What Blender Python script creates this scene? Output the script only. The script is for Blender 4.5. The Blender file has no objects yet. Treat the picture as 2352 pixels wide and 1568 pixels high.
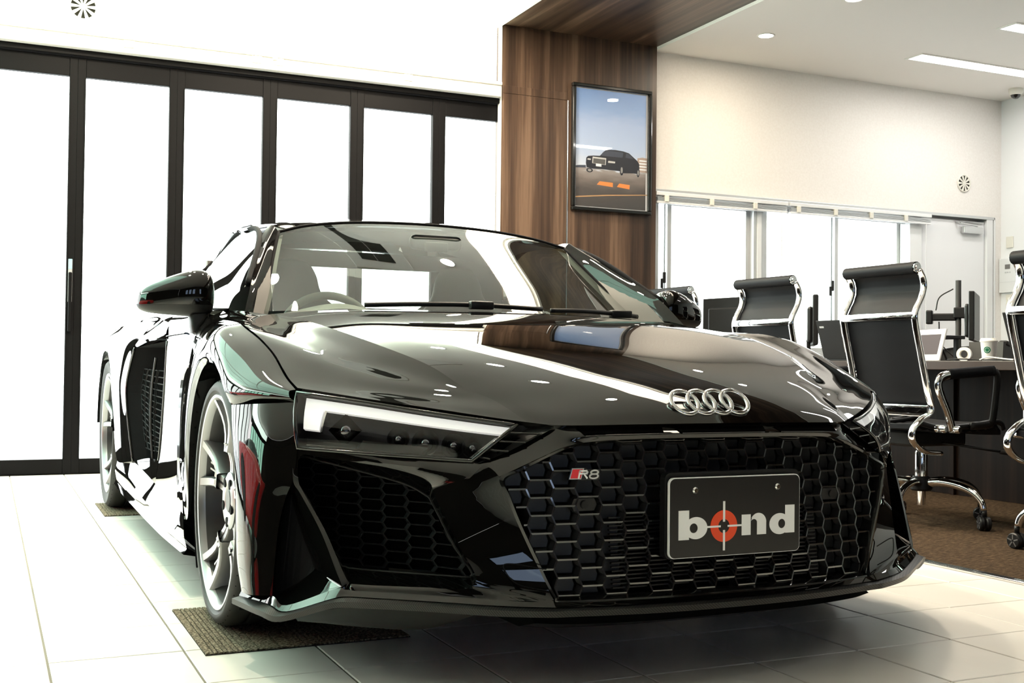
import bpy, bmesh, math, random
from mathutils import Vector, Matrix
sc = bpy.context.scene
C = sc.collection
R = math.radians
rnd = random.Random(7)

# ------------------------------------------------------------------ camera
cam_d = bpy.data.cameras.new('camera'); cam = bpy.data.objects.new('camera', cam_d); C.objects.link(cam)
cam_d.sensor_width = 36.0; cam_d.lens = 40.547; cam_d.clip_start = 0.05; cam_d.clip_end = 200
yaw, pitch, roll = R(24.49975), R(1.23454), R(0.6197)
fw = Vector((math.sin(yaw)*math.cos(pitch), math.cos(yaw)*math.cos(pitch), math.sin(pitch)))
rt = Vector((math.cos(yaw), -math.sin(yaw), 0)); up = rt.cross(fw)
rt, up = rt*math.cos(roll)+up*math.sin(roll), up*math.cos(roll)-rt*math.sin(roll)
M = Matrix((rt, up, -fw)).transposed().to_4x4(); M.translation = Vector((-0.13915, -2.51125, 0.68005))
cam.matrix_world = M
sc.camera = cam

# ------------------------------------------------------------------ world, exposure
w = bpy.data.worlds.new('daylight'); sc.world = w; w.use_nodes = True
wn = w.node_tree.nodes; wl = w.node_tree.links
bg = wn['Background']; bg.inputs[0].default_value = (1.0, 0.985, 0.96, 1); bg.inputs[1].default_value = 7.0
sc.view_settings.view_transform = 'Standard'; sc.view_settings.look = 'None'
sc.view_settings.exposure = 0.25; sc.view_settings.gamma = 1.0; sc.view_settings.use_curve_mapping = False
sc.cycles.max_bounces = 10; sc.cycles.diffuse_bounces = 4; sc.cycles.glossy_bounces = 6
sc.cycles.transmission_bounces = 8; sc.cycles.transparent_max_bounces = 16
sc.cycles.use_denoising = True; sc.cycles.sample_clamp_indirect = 8.0
sc.cycles.caustics_reflective = False; sc.cycles.caustics_refractive = False

def area(name, loc, size, energy, col=(1, 1, 1), rot=(0, 0, 0), size_y=None, shape=None, spread=None):
    d = bpy.data.lights.new(name, 'AREA'); d.energy = energy; d.color = col; d.size = size
    if size_y: d.shape = 'RECTANGLE'; d.size_y = size_y
    if shape: d.shape = shape
    if spread: d.spread = spread
    o = bpy.data.objects.new(name, d); C.objects.link(o); o.location = loc; o.rotation_euler = rot
    return o

# ------------------------------------------------------------------ helpers
def tag(o, label=None, cat=None, group=None, kind=None):
    if label: o['label'] = label
    if cat: o['category'] = cat
    if group: o['group'] = group
    if kind: o['kind'] = kind
    return o
def empty(name, loc=(0, 0, 0), rz=0.0, label=None, cat=None, group=None):
    o = bpy.data.objects.new(name, None); C.objects.link(o); o.location = loc; o.rotation_euler = (0, 0, rz)
    o.empty_display_size = 0.1
    return tag(o, label, cat, group)
def obj(name, me, mat, parent=None, smooth=False, angle=None):
    if isinstance(me, bmesh.types.BMesh):
        b = me; me = bpy.data.meshes.new(name); b.to_mesh(me); b.free()
    if mat is not None and not me.materials: me.materials.append(mat)
    if smooth:
        me.polygons.foreach_set('use_smooth', [True]*len(me.polygons))
        if angle is not None: me.set_sharp_from_angle(angle=R(angle))
    o = bpy.data.objects.new(name, me); C.objects.link(o)
    if parent is not None: o.parent = parent
    return o
def copy_tree(o, parent=None):
    c = o.copy(); C.objects.link(c); c.parent = parent
    for ch in list(o.children): copy_tree(ch, c)
    return c
def box(b, x0, x1, y0, y1, z0, z1, mi=0):
    v = [b.verts.new((x, y, z)) for x in (x0, x1) for y in (y0, y1) for z in (z0, z1)]
    fs = [(0, 1, 3, 2), (4, 6, 7, 5), (0, 4, 5, 1), (2, 3, 7, 6), (0, 2, 6, 4), (1, 5, 7, 3)]
    for f in fs:
        fc = b.faces.new([v[i] for i in f]); fc.material_index = mi
    return v
def boxm(x0, x1, y0, y1, z0, z1, bev=0.0, seg=2):
    b = bmesh.new(); box(b, min(x0, x1), max(x0, x1), min(y0, y1), max(y0, y1), min(z0, z1), max(z0, z1))
    if bev: bmesh.ops.bevel(b, geom=b.edges[:], offset=bev, segments=seg, affect='EDGES', profile=0.5)
    return b
def cr(P, n):
    """Catmull-Rom resample of control points, parameter by index"""
    P = [Vector(p) for p in P]; m = len(P)-1; out = []
    for i in range(n):
        t = i*m/(n-1); k = min(int(t), m-1); t -= k
        p1, p2 = P[k], P[k+1]
        p0 = P[k-1] if k > 0 else p1*2-p2
        p3 = P[k+2] if k+2 <= m else p2*2-p1
        out.append(0.5*((2*p1)+(p2-p0)*t+(2*p0-5*p1+4*p2-p3)*t*t+(3*p1-p0-3*p2+p3)*t**3))
    return out
def crc(P, n):
    """closed Catmull-Rom"""
    P = [Vector(p) for p in P]; m = len(P); out = []
    for i in range(n):
        t = i*m/n; k = int(t); t -= k
        p0, p1, p2, p3 = P[k-1], P[k % m], P[(k+1) % m], P[(k+2) % m]
        out.append(0.5*((2*p1)+(p2-p0)*t+(2*p0-5*p1+4*p2-p3)*t*t+(3*p1-p0-3*p2+p3)*t**3))
    return out
def lin(P, n, closed=False):
    """resample a polyline evenly by length"""
    P = [Vector(p) for p in P]
    if closed: P = P+[P[0]]
    L = [0]
    for a, b in zip(P, P[1:]): L.append(L[-1]+(b-a).length)
    out = []; k = 0; tot = L[-1]; cnt = n if closed else n-1
    for i in range(n):
        s = tot*i/cnt
        while k < len(L)-2 and L[k+1] < s: k += 1
        d = L[k+1]-L[k]; out.append(P[k].lerp(P[k+1], (s-L[k])/d if d else 0))
    return out
def grid(b, rows, closed_u=False, closed_v=False, flip=False, mi=0):
    V = [[b.verts.new(p) for p in r] for r in rows]
    nr, nc = len(V), len(V[0])
    for i in range(nr if closed_v else nr-1):
        for j in range(nc if closed_u else nc-1):
            a, bb, c, d = V[i][j], V[i][(j+1) % nc], V[(i+1) % nr][(j+1) % nc], V[(i+1) % nr][j]
            try:
                f = b.faces.new((d, c, bb, a) if flip else (a, bb, c, d)); f.material_index = mi
            except ValueError: pass
    return V
def loft(curves, nu, nv, b=None, flip=False, closed_u=False, mi=0):
    own = b is None
    if own: b = bmesh.new()
    rs = [crc(c, nu) if closed_u else cr(c, nu) for c in curves]
    cols = [cr([r[j] for r in rs], nv) for j in range(nu)]
    grid(b, [[cols[j][i] for j in range(nu)] for i in range(nv)], closed_u=closed_u, flip=flip, mi=mi)
    return b
def mir(P): return [(-p[0], p[1], p[2]) for p in P]
def side(P, s): return [(s*p[0], p[1], p[2]) for p in P]
def tube(b, P, r, seg=10, closed=False, caps=True, mi=0, flat=None):
    """tube along points; r scalar or list; flat=(rx,ry) gives an oval"""
    P = [Vector(p) for p in P]; n = len(P); rows = []; prev = None
    for i, p in enumerate(P):
        if closed: t = (P[(i+1) % n]-P[i-1])
        else: t = (P[min(i+1, n-1)]-P[max(i-1, 0)])
        t.normalize()
        if prev is None:
            a = Vector((0, 0, 1)) if abs(t.z) < 0.9 else Vector((1, 0, 0))
            nx = t.cross(a).normalized()
        else:
            nx = (prev-t*prev.dot(t)).normalized()
        prev = nx; ny = t.cross(nx)
        rr = r[i] if isinstance(r, (list, tuple)) else r
        fx, fy = flat if flat else (1, 1)
        rows.append([p+nx*math.cos(2*math.pi*k/seg)*rr*fx+ny*math.sin(2*math.pi*k/seg)*rr*fy for k in range(seg)])
    V = grid(b, rows, closed_u=True, closed_v=closed, mi=mi)
    if caps and not closed:
        for r_ in (V[0][::-1], V[-1]):
            try: b.faces.new(r_).material_index = mi
            except ValueError: pass
    return V
def lathe(b, prof, seg=32, axis='z', center=(0, 0, 0), mi=0, close=False):
    rows = []
    for (r, h) in prof:
        row = []
        for k in range(seg):
            a = 2*math.pi*k/seg; c, s = r*math.cos(a), r*math.sin(a)
            p = {'z': (c, s, h), 'x': (h, c, s), 'y': (s, h, c)}[axis]
            row.append((p[0]+center[0], p[1]+center[1], p[2]+center[2]))
        rows.append(row)
    return grid(b, rows, closed_u=True, mi=mi)
def disc(b, c, r, axis='z', seg=24, flip=False, mi=0):
    vs = []
    for k in range(seg):
        a = 2*math.pi*k/seg; x, y = r*math.cos(a), r*math.sin(a)
        p = {'z': (x, y, 0), 'x': (0, x, y), 'y': (y, 0, x)}[axis]
        vs.append(b.verts.new((p[0]+c[0], p[1]+c[1], p[2]+c[2])))
    f = b.faces.new(vs[::-1] if flip else vs); f.material_index = mi
def prism(b, poly, d, mi=0):
    """extrude a planar polygon (list of Vectors) by vector d"""
    a = [b.verts.new(p) for p in poly]; c = [b.verts.new(Vector(p)+Vector(d)) for p in poly]; n = len(a)
    b.faces.new(a[::-1]).material_index = mi; b.faces.new(c).material_index = mi
    for i in range(n): b.faces.new((a[i], a[(i+1) % n], c[(i+1) % n], c[i])).material_index = mi
def fixn(b):
    bmesh.ops.remove_doubles(b, verts=b.verts[:], dist=1e-6)
    bmesh.ops.recalc_face_normals(b, faces=b.faces[:]); return b

# ------------------------------------------------------------------ materials
MAT = {}
def mat(name, col=(.8, .8, .8), rough=.5, metal=0., spec=None, coat=0., coat_rough=.03, ior=None, emit=None, est=0., trans=0., alpha=None, sheen=None):
    m = bpy.data.materials.new(name); m.use_nodes = True; p = m.node_tree.nodes['Principled BSDF']
    p.inputs['Base Color'].default_value = (*col, 1); p.inputs['Roughness'].default_value = rough; p.inputs['Metallic'].default_value = metal
    if spec is not None: p.inputs['Specular IOR Level'].default_value = spec
    if coat: p.inputs['Coat Weight'].default_value = coat; p.inputs['Coat Roughness'].default_value = coat_rough
    if ior: p.inputs['IOR'].default_value = ior
    if emit: p.inputs['Emission Color'].default_value = (*emit, 1); p.inputs['Emission Strength'].default_value = est
    if trans: p.inputs['Transmission Weight'].default_value = trans
    MAT[name] = m
    return m
def nd(m, t, **k):
    n = m.node_tree.nodes.new(t)
    for a, v in k.items(): setattr(n, a, v)
    return n
def lk(m, a, b): m.node_tree.links.new(a, b)
def P_(m): return m.node_tree.nodes['Principled BSDF']
def ramp(m, stops):
    r = nd(m, 'ShaderNodeValToRGB'); e = r.color_ramp.elements
    while len(e) < len(stops): e.new(0.5)
    for i, (t, c) in enumerate(stops): e[i].position = t; e[i].color = (*c, 1)
    return r
def noisy(m, scale, stops, detail=3, stretch=None, bump=0., bscale=None, coord='Object', rough=None):
    tc = nd(m, 'ShaderNodeTexCoord'); mp = nd(m, 'ShaderNodeMapping'); n = nd(m, 'ShaderNodeTexNoise')
    lk(m, tc.outputs[coord], mp.inputs[0]); lk(m, mp.outputs[0], n.inputs['Vector'])
    if stretch: mp.inputs['Scale'].default_value = stretch
    n.inputs['Scale'].default_value = scale; n.inputs['Detail'].default_value = detail
    r = ramp(m, stops); lk(m, n.outputs['Fac'], r.inputs[0]); lk(m, r.outputs[0], P_(m).inputs['Base Color'])
    if bump:
        bp = nd(m, 'ShaderNodeBump'); bp.inputs['Strength'].default_value = bump; bp.inputs['Distance'].default_value = bscale or .002
        lk(m, n.outputs['Fac'], bp.inputs['Height']); lk(m, bp.outputs[0], P_(m).inputs['Normal'])
    return n
def glass_mat(name, tint=(1, 1, 1), refl=1.0, ior=1.5, rough=0.0):
    m = bpy.data.materials.new(name); m.use_nodes = True; nt = m.node_tree; nt.nodes.clear()
    o = nd(m, 'ShaderNodeOutputMaterial'); mx = nd(m, 'ShaderNodeMixShader'); t = nd(m, 'ShaderNodeBsdfTransparent'); g = nd(m, 'ShaderNodeBsdfGlossy')
    f = nd(m, 'ShaderNodeFresnel'); ge = nd(m, 'ShaderNodeNewGeometry'); mi_ = nd(m, 'ShaderNodeMix', data_type='FLOAT')
    mi_.inputs[2].default_value = ior; mi_.inputs[3].default_value = 1/ior; lk(m, ge.outputs['Backfacing'], mi_.inputs[0]); lk(m, mi_.outputs[0], f.inputs['IOR'])
    mu = nd(m, 'ShaderNodeMath', operation='MULTIPLY', use_clamp=True); mu.inputs[1].default_value = refl
    t.inputs[0].default_value = (*tint, 1); g.inputs['Roughness'].default_value = rough
    lk(m, f.outputs[0], mu.inputs[0]); lk(m, mu.outputs[0], mx.inputs[0]); lk(m, t.outputs[0], mx.inputs[1]); lk(m, g.outputs[0], mx.inputs[2]); lk(m, mx.outputs[0], o.inputs[0])
    MAT[name] = m; return m

mat('paint', (.003, .0028, .0026), .3, spec=0.0, coat=1.0, coat_rough=.006, ior=1.5)
P_(MAT['paint']).inputs['Coat IOR'].default_value = 1.6
mat('gloss_black', (.006, .006, .006), .12, coat=.6)
mat('satin_black', (.007, .007, .0075), .42, spec=.35)
mat('matte_black', (.006, .006, .007), .8, spec=.08)
mat('mesh_black', (.005, .005, .006), .6, spec=.10); mat('void_black', (.0015, .0015, .0015), .9, spec=0.0)
mat('rubber', (.012, .012, .012), .62)
mat('chrome', (.88, .88, .89), .06, metal=1)
mat('chrome_soft', (.8, .8, .82), .16, metal=1)
mat('alloy', (.33, .33, .335), .32, metal=.9)
mat('alloy_dark', (.05, .05, .05), .4, metal=.7)
mat('disc_steel', (.35, .35, .36), .3, metal=1)
mat('red_paint', (.55, .012, .012), .15, coat=1)
mat('red_badge', (.75, .03, .04), .3)
mat('white_print', (.93, .93, .93), .5)
mat('orange_print', (.9, .07, .012), .45)
mat('plate_black', (.008, .007, .007), .3)
mat('carbon', (.02, .02, .02), .45, spec=.3, coat=.15, coat_rough=.1)
mat('lamp_white', (.9, .9, .88), .25, coat=.5, emit=(1, .98, .94), est=.55)
mat('lens_clear', (.16, .16, .17), .06, metal=.9)
mat('interior_dark', (.05, .05, .05), .6)
mat('interior_grey', (.16, .155, .15), .6)
mat('headliner', (.22, .21, .2), .8)
mat('leather', (.0045, .005, .007), .55, spec=.14)
mat('mirror_glass', (.9, .9, .9), .02, metal=1)
glass_mat('windscreen_glass', (.80, .90, .84), 2.0, 1.55)
glass_mat('side_glass', (.42, .5, .46), 1.5, 1.55)
glass_mat('lamp_glass', (.93, .93, .93), 1.1, 1.5)
glass_mat('door_glass', (.93, .97, .96), 1.0, 1.45)
glass_mat('dimming_glass', (.40, .46, .55), 1.0, 1.45)  # tint added to dim the daylight from the windows behind the camera
glass_mat('green_glass', (.66, .93, .81), 1.0, 1.45)
# carbon weave
m = MAT['carbon']; ck = nd(m, 'ShaderNodeTexWave'); tc = nd(m, 'ShaderNodeTexCoord'); mp = nd(m, 'ShaderNodeMapping')
mp.inputs['Rotation'].default_value = (R(30), R(20), R(55)); lk(m, tc.outputs['Object'], mp.inputs[0]); lk(m, mp.outputs[0], ck.inputs['Vector'])
ck.inputs['Scale'].default_value = 75; r_ = ramp(m, [(.35, (.004, .004, .004)), (.65, (.03, .028, .026))]); lk(m, ck.outputs['Fac'], r_.inputs[0]); lk(m, r_.outputs[0], P_(m).inputs['Base Color'])
# room
mat('tile', (.80, .78, .73), .32, spec=.45)
noisy(MAT['tile'], 2.2, [(.3, (.76, .735, .69)), (.7, (.84, .82, .775))], 4)
mat('grout', (.20, .185, .15), .9)
mat('wall_white', (.80, .775, .74), .75); noisy(MAT['wall_white'], 60, [(.3, (.78, .75, .715)), (.7, (.82, .795, .765))], 2, bump=.05)
mat('wall_cool', (.80, .81, .83), .7)
mat('ceiling_white', (.88, .85, .81), .85)
mat('trim_white', (.85, .84, .8), .5)
mat('frame_black', (.004, .0038, .0042), .5, spec=.09)
mat('alu', (.60, .61, .62), .35, metal=.7)
mat('alu_white', (.78, .79, .8), .4, metal=.2)
mat('ivory', (.75, .73, .66), .45)
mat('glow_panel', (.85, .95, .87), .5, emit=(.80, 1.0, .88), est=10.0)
mat('ceiling_glow', (.85, .95, .9), .5, emit=(.55, 1.0, .78), est=2.6)
mat('cove_glow', (1, 1, 1), .5, emit=(1.0, .86, .68), est=9.0)
mat('lamp_glow', (1, 1, 1), .5, emit=(1.0, .97, .90), est=30)
mat('tube_glow', (1, 1, 1), .5, emit=(1.0, .98, .95), est=9)
mat('vent_dark', (.02, .018, .012), .9)
def wood(name, axis, stops, scale=1.0, rough=.38, spec=.4):
    m = mat(name, (.2, .1, .06), rough, spec=spec)
    tc = nd(m, 'ShaderNodeTexCoord'); mp = nd(m, 'ShaderNodeMapping'); n1 = nd(m, 'ShaderNodeTexNoise'); n2 = nd(m, 'ShaderNodeTexNoise'); mx = nd(m, 'ShaderNodeMix', data_type='FLOAT')
    s = {'z': (6, 6, .16), 'y': (6, .16, 6), 'x': (.16, 6, 6)}[axis]
    mp.inputs['Scale'].default_value = tuple(v*scale for v in s)
    lk(m, tc.outputs['Object'], mp.inputs[0])
    for n, sc_, de in ((n1, 1.6, 2), (n2, 11, 6)):
        lk(m, mp.outputs[0], n.inputs['Vector']); n.inputs['Scale'].default_value = sc_; n.inputs['Detail'].default_value = de; n.inputs['Roughness'].default_value = .6
    mx.inputs[0].default_value = .30
    lk(m, n1.outputs['Fac'], mx.inputs[2]); lk(m, n2.outputs['Fac'], mx.inputs[3])
    r = ramp(m, stops); lk(m, mx.outputs[0], r.inputs[0]); lk(m, r.outputs[0], P_(m).inputs['Base Color'])
    bp = nd(m, 'ShaderNodeBump'); bp.inputs['Strength'].default_value = .08; bp.inputs['Distance'].default_value = .001
    lk(m, n2.outputs['Fac'], bp.inputs['Height']); lk(m, bp.outputs[0], P_(m).inputs['Normal'])
    return m
WS = [(.34, (.017, .010, .0065)), (.45, (.046, .026, .0165)), (.53, (.074, .043, .027)), (.63, (.150, .093, .060))]
wood('walnut_v', 'z', WS); wood('walnut_y', 'y', WS)
wood('walnut_dark', 'z', [(.3, (.006, .004, .003)), (.5, (.013, .008, .006)), (.7, (.030, .018, .013))], spec=.12)
mat('desk_edge', (.034, .021, .016), .4)
mat('carpet', (.12, .085, .05), .95, spec=.1)
n = noisy(MAT['carpet'], 26, [(.34, (.012, .008, .005)), (.5, (.055, .036, .021)), (.66, (.165, .112, .068))], 8, stretch=(1.2, 7, 1), bump=.9, bscale=.006)
n.inputs['Roughness'].default_value = .75
mat('mat_pile', (.2, .17, .12), .95, spec=.1)
noisy(MAT['mat_pile'], 160, [(.35, (.05, .04, .025)), (.5, (.16, .13, .09)), (.65, (.36, .31, .22))], 4, bump=.8, bscale=.004)
mat('mat_dark', (.03, .028, .025), .95, spec=.1)
# ================================================================== THE ROOM
YW = 4.93; XR = 7.976; ZC = 3.13; ZO = 3.066; XL = -5.4; YB = -6.6
TS = 0.3
def struct(name, me, m, parent=None, smooth=False):
    o = obj(name, me, m, parent, smooth)
    if parent is None: o['kind'] = 'structure'
    return o
# floor with single tiles
b = bmesh.new(); box(b, XL, 2.885, YB, YW+.3, -.12, -.003)
floor = struct('floor', b, MAT['grout'])
def tile_bm(x0, x1, y0, y1, b=None, ch=.0016):
    own = b is None
    if own: b = bmesh.new()
    lo = [b.verts.new(p) for p in ((x0, y0, -.006), (x1, y0, -.006), (x1, y1, -.006), (x0, y1, -.006))]
    md = [b.verts.new(p) for p in ((x0, y0, -ch), (x1, y0, -ch), (x1, y1, -ch), (x0, y1, -ch))]
    tp = [b.verts.new(p) for p in ((x0+ch, y0+ch, 0), (x1-ch, y0+ch, 0), (x1-ch, y1-ch, 0), (x0+ch, y1-ch, 0))]
    b.faces.new(tp)
    for A, B in ((lo, md), (md, tp)):
        for i in range(4): b.faces.new((A[i], A[(i+1) % 4], B[(i+1) % 4], B[i]))
    return b
GX, GY = .0027, .0017
t_me = None; far = bmesh.new()
for i in range(-18, 10):
    for j in range(-22, 17):
        x0, x1 = i*TS+GX, (i+1)*TS-GX; y0, y1 = j*TS+GY, (j+1)*TS-GY
        x1 = min(x1, 2.882); y1 = min(y1, YW+.02)
        if -2 <= i and j >= -4:
            if i == 9 or j == 16:
                o = obj('floor_tile', tile_bm(x0, x1, y0, y1), MAT['tile'], floor)
            else:
                if t_me is None:
                    b = tile_bm(GX, TS-GX, GY, TS-GY); t_me = bpy.data.meshes.new('floor_tile'); b.to_mesh(t_me); b.free(); t_me.materials.append(MAT['tile'])
                o = obj('floor_tile', t_me, None, floor); o.location = (i*TS, j*TS, rnd.uniform(-.0004, .0003))
                o.rotation_euler = (rnd.uniform(-.0006, .0006), rnd.uniform(-.0006, .0006), 0)
        else:
            tile_bm(x0, x1, y0, y1, far)
o = obj('floor_tiling', far, MAT['tile'], floor); o['kind'] = 'stuff'
b = bmesh.new(); box(b, 2.93, XR, YB, YW+.1, -.10, .004)
tag(obj('office_carpet', b, MAT['carpet']), 'brown flecked carpet covering the office floor under the chairs', 'carpet', kind='structure')
b = bmesh.new(); tube(b, [(2.905, YB, .003), (2.905, YW, .003)], .021, 8, flat=(.35, 1))
struct('trim_1', fixn(boxm(2.886, 2.926, YB, YW, -.02, .009, .003)), MAT['chrome_soft']); b.free()

# ceilings
b = bmesh.new(); box(b, XL, 3.10, YB, YW+.3, ZC, ZC+.1)
ceiling = struct('ceiling', b, MAT['ceiling_white'])
b = bmesh.new(); box(b, 4.40, XR+.1, YB, YW+.1, ZO, ZO+.15)
oceil = struct('ceiling_office', b, MAT['ceiling_white'])
# wooden portal: wall panel + soffit running over the edge of the carpet
por = struct('trim_2', boxm(3.128, 4.40, YW-.05, YW+.05, 0, 3.089), MAT['walnut_v'])
obj('edge_strip', boxm(3.122, 3.128, YW-.052, YW+.0, 0, 3.10), MAT['trim_white'], por)
obj('access_panel', boxm(3.140, 3.646, YW-.054, YW-.049, .02, 2.600, .001), MAT['walnut_v'], por)
obj('access_panel', boxm(3.140, 3.646, YW-.054, YW-.049, 2.606, 2.66, .001), MAT['walnut_v'], por)
obj('metal_bead', boxm(3.648, 3.656, YW-.058, YW-.049, .02, 2.606, .002), MAT['chrome_soft'], por)
sof = struct('trim_3', boxm(3.128, 4.40, YB, YW, 3.089, 3.16), MAT['walnut_y'])
for x0 in (-3.7, -2.55, -1.4):
    for y0 in (1.0, 2.25, 3.5): obj('ceiling_panel', boxm(x0, x0+1.08, y0, y0+1.18, ZC-.012, ZC+.01, .003), MAT['ceiling_glow'], ceiling)
obj('cove_light', boxm(2.74, 3.07, .3, YW-.35, ZC-.004, ZC+.01), MAT['cove_glow'], ceiling)
obj('edge_fascia', boxm(3.100, 3.128, YB, YW, 3.079, 3.16), MAT['trim_white'], sof)

# back wall over the folding doors: backlit frosted panels between slim seams
b = bmesh.new(); box(b, XL, 3.11, YW+.02, YW+.25, 2.60, ZC)
wall_b = struct('wall_back', b, MAT['wall_white'])
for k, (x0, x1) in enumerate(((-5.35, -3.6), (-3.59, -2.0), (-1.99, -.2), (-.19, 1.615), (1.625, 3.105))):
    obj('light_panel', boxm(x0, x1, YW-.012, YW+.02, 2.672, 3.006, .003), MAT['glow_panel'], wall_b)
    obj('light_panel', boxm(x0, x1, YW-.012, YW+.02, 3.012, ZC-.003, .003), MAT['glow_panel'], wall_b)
# blind rail (white) above the doors with its brackets
rail = struct('trim_4', boxm(XL, 3.112, YW-.085, YW+.02, 2.568, 2.652, .006), MAT['trim_white'])
obj('rail_lip', boxm(XL, 3.112, YW-.10, YW-.02, 2.646, 2.668, .004), MAT['ivory'], rail)
for x in (.62, 1.40, 1.54, 2.42):
    bk = obj('bracket', boxm(x-.032, x+.032, YW-.092, YW-.085, 2.60, 2.655, .002), MAT['ivory'], rail)
    b = bmesh.new()
    for dx in (-.018, .018):
        for dz in (2.615, 2.64): lathe(b, [(.004, YW-.0945), (.004, YW-.092)], 8, 'y', (x+dx, 0, dz)); disc(b, (x+dx, YW-.0945, dz), .004, 'y', 8)
    obj('screw', fixn(b), MAT['alu'], bk)
obj('bracket', boxm(1.50, 1.53, YW-.105, YW-.08, 2.63, 2.73, .004), MAT['ivory'], rail)

# folding glazed doors
def door_leaf(name, x, wd, y):
    d = empty(name, (x, y, 0)); d['kind'] = 'structure'
    st = .047
    for s in (0, 1):
        x0 = 0 if s == 0 else wd-st
        obj('stile', boxm(x0, x0+st, -.022, .022, .004, 2.53, .002), MAT['frame_black'], d)
        gx = x0+st-.008 if s == 0 else x0+.003
        obj('glazing_bead', boxm(gx, gx+.005, -.026, -.02, .10, 2.40, .001), MAT['frame_black'], d)
    obj('rail', boxm(st, wd-st, -.020, .020, 2.412, 2.53, .003), MAT['frame_black'], d)
    obj('rail', boxm(st, wd-st, -.020, .020, .004, .093, .003), MAT['frame_black'], d)
    obj('pane', boxm(st-.005, wd-st+.005, -.004, .004, .088, 2.416), MAT['door_glass'], d)
    return d
PIT = .5868
lead = None; leaves = []
for k in range(-9, 5):
    x = .3375+k*PIT
    if lead is None: lead = door_leaf('door_1', x, PIT, YW+.03); dl = lead
    else:
        dl = copy_tree(lead); dl.location.x = x; dl.name = 'door_%d' % (k+10)
    leaves.append(dl)
# handle and tag on the leaf edge seen beside the car
hd = leaves[8]
b = boxm(PIT-.034, PIT-.014, -.048, -.026, .86, 1.22, .006); obj('door_handle', b, MAT['frame_black'], hd)
obj('latch', boxm(PIT-.036, PIT-.012, -.030, -.022, 1.04, 1.30, .003), MAT['alu'], hd)
obj('latch_tag', boxm(PIT-.034, PIT-.014, -.032, -.030, 1.24, 1.30), mat('tag_blue', (.25, .5, .6), .5), hd)
struct('trim_5', boxm(XL, 3.20, YW-.03, YW+.09, 2.532, 2.568, .003), MAT['frame_black'])
struct('trim_6', boxm(XL, 3.112, YW+.0, YW+.06, -.01, .004), MAT['frame_black'])
# the same glazing along the left side of the showroom, standing round the corner
gp = None
for ch in lead.children:
    if ch.name.startswith('pane'): gp = ch.data.copy(); gp.materials.clear(); gp.materials.append(MAT['green_glass'])
for k in range(6):
    dl = copy_tree(lead); dl.rotation_euler.z = R(90); dl.location = (XL-.03, 1.25+k*PIT, 0); dl.name = 'door_%d' % (k+15)
    for ch in dl.children:
        if ch.name.startswith('pane'):
            ch.data = gp
struct('trim_7', boxm(XL-.09, XL+.03, YB, YW+.1, 2.532, 2.66, .003), MAT['frame_black'])
b = bmesh.new(); box(b, XL-.2, XL-.02, YB, YW+.25, 2.66, ZC); box(b, XL-.2, XL-.02, YB, 1.25, 0, 2.66)
wl_ = struct('wall_left', b, MAT['walnut_dark'])
obj('light_panel', boxm(XL-.02, XL+.012, 1.0, YW-.05, 2.70, 3.08, .003), MAT['glow_panel'], wl_)
# wall behind the camera with four windows
b = bmesh.new()
wx = [(-2.9, -2.2), (-1.9, -1.2), (-.9, -.2), (1.2, 1.9)]
box(b, XL, XR, YB-.2, YB, 2.3, 3.3); box(b, XL, XR, YB-.2, YB, 0, .8)
ed = [XL]+[v for p in wx for v in p]+[XR]
for a, c in zip(ed[::2], ed[1::2]): box(b, a, c, YB-.2, YB, .8, 2.3)
struct('wall_front', b, MAT['walnut_dark'])
for k, (a, c) in enumerate(wx):
    wd_ = empty('window_%d' % (k+5), (a, YB-.1, .8)); wd_['kind'] = 'structure'
    b = bmesh.new(); L = c-a
    box(b, 0, .05, -.03, .03, 0, 1.5); box(b, L-.05, L, -.03, .03, 0, 1.5); box(b, .05, L-.05, -.03, .03, 0, .05); box(b, .05, L-.05, -.03, .03, 1.45, 1.5)
    obj('window_frame', b, MAT['frame_black'], wd_); obj('pane', boxm(.05, L-.05, -.004, .004, .05, 1.45), MAT['dimming_glass'], wd_)

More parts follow.
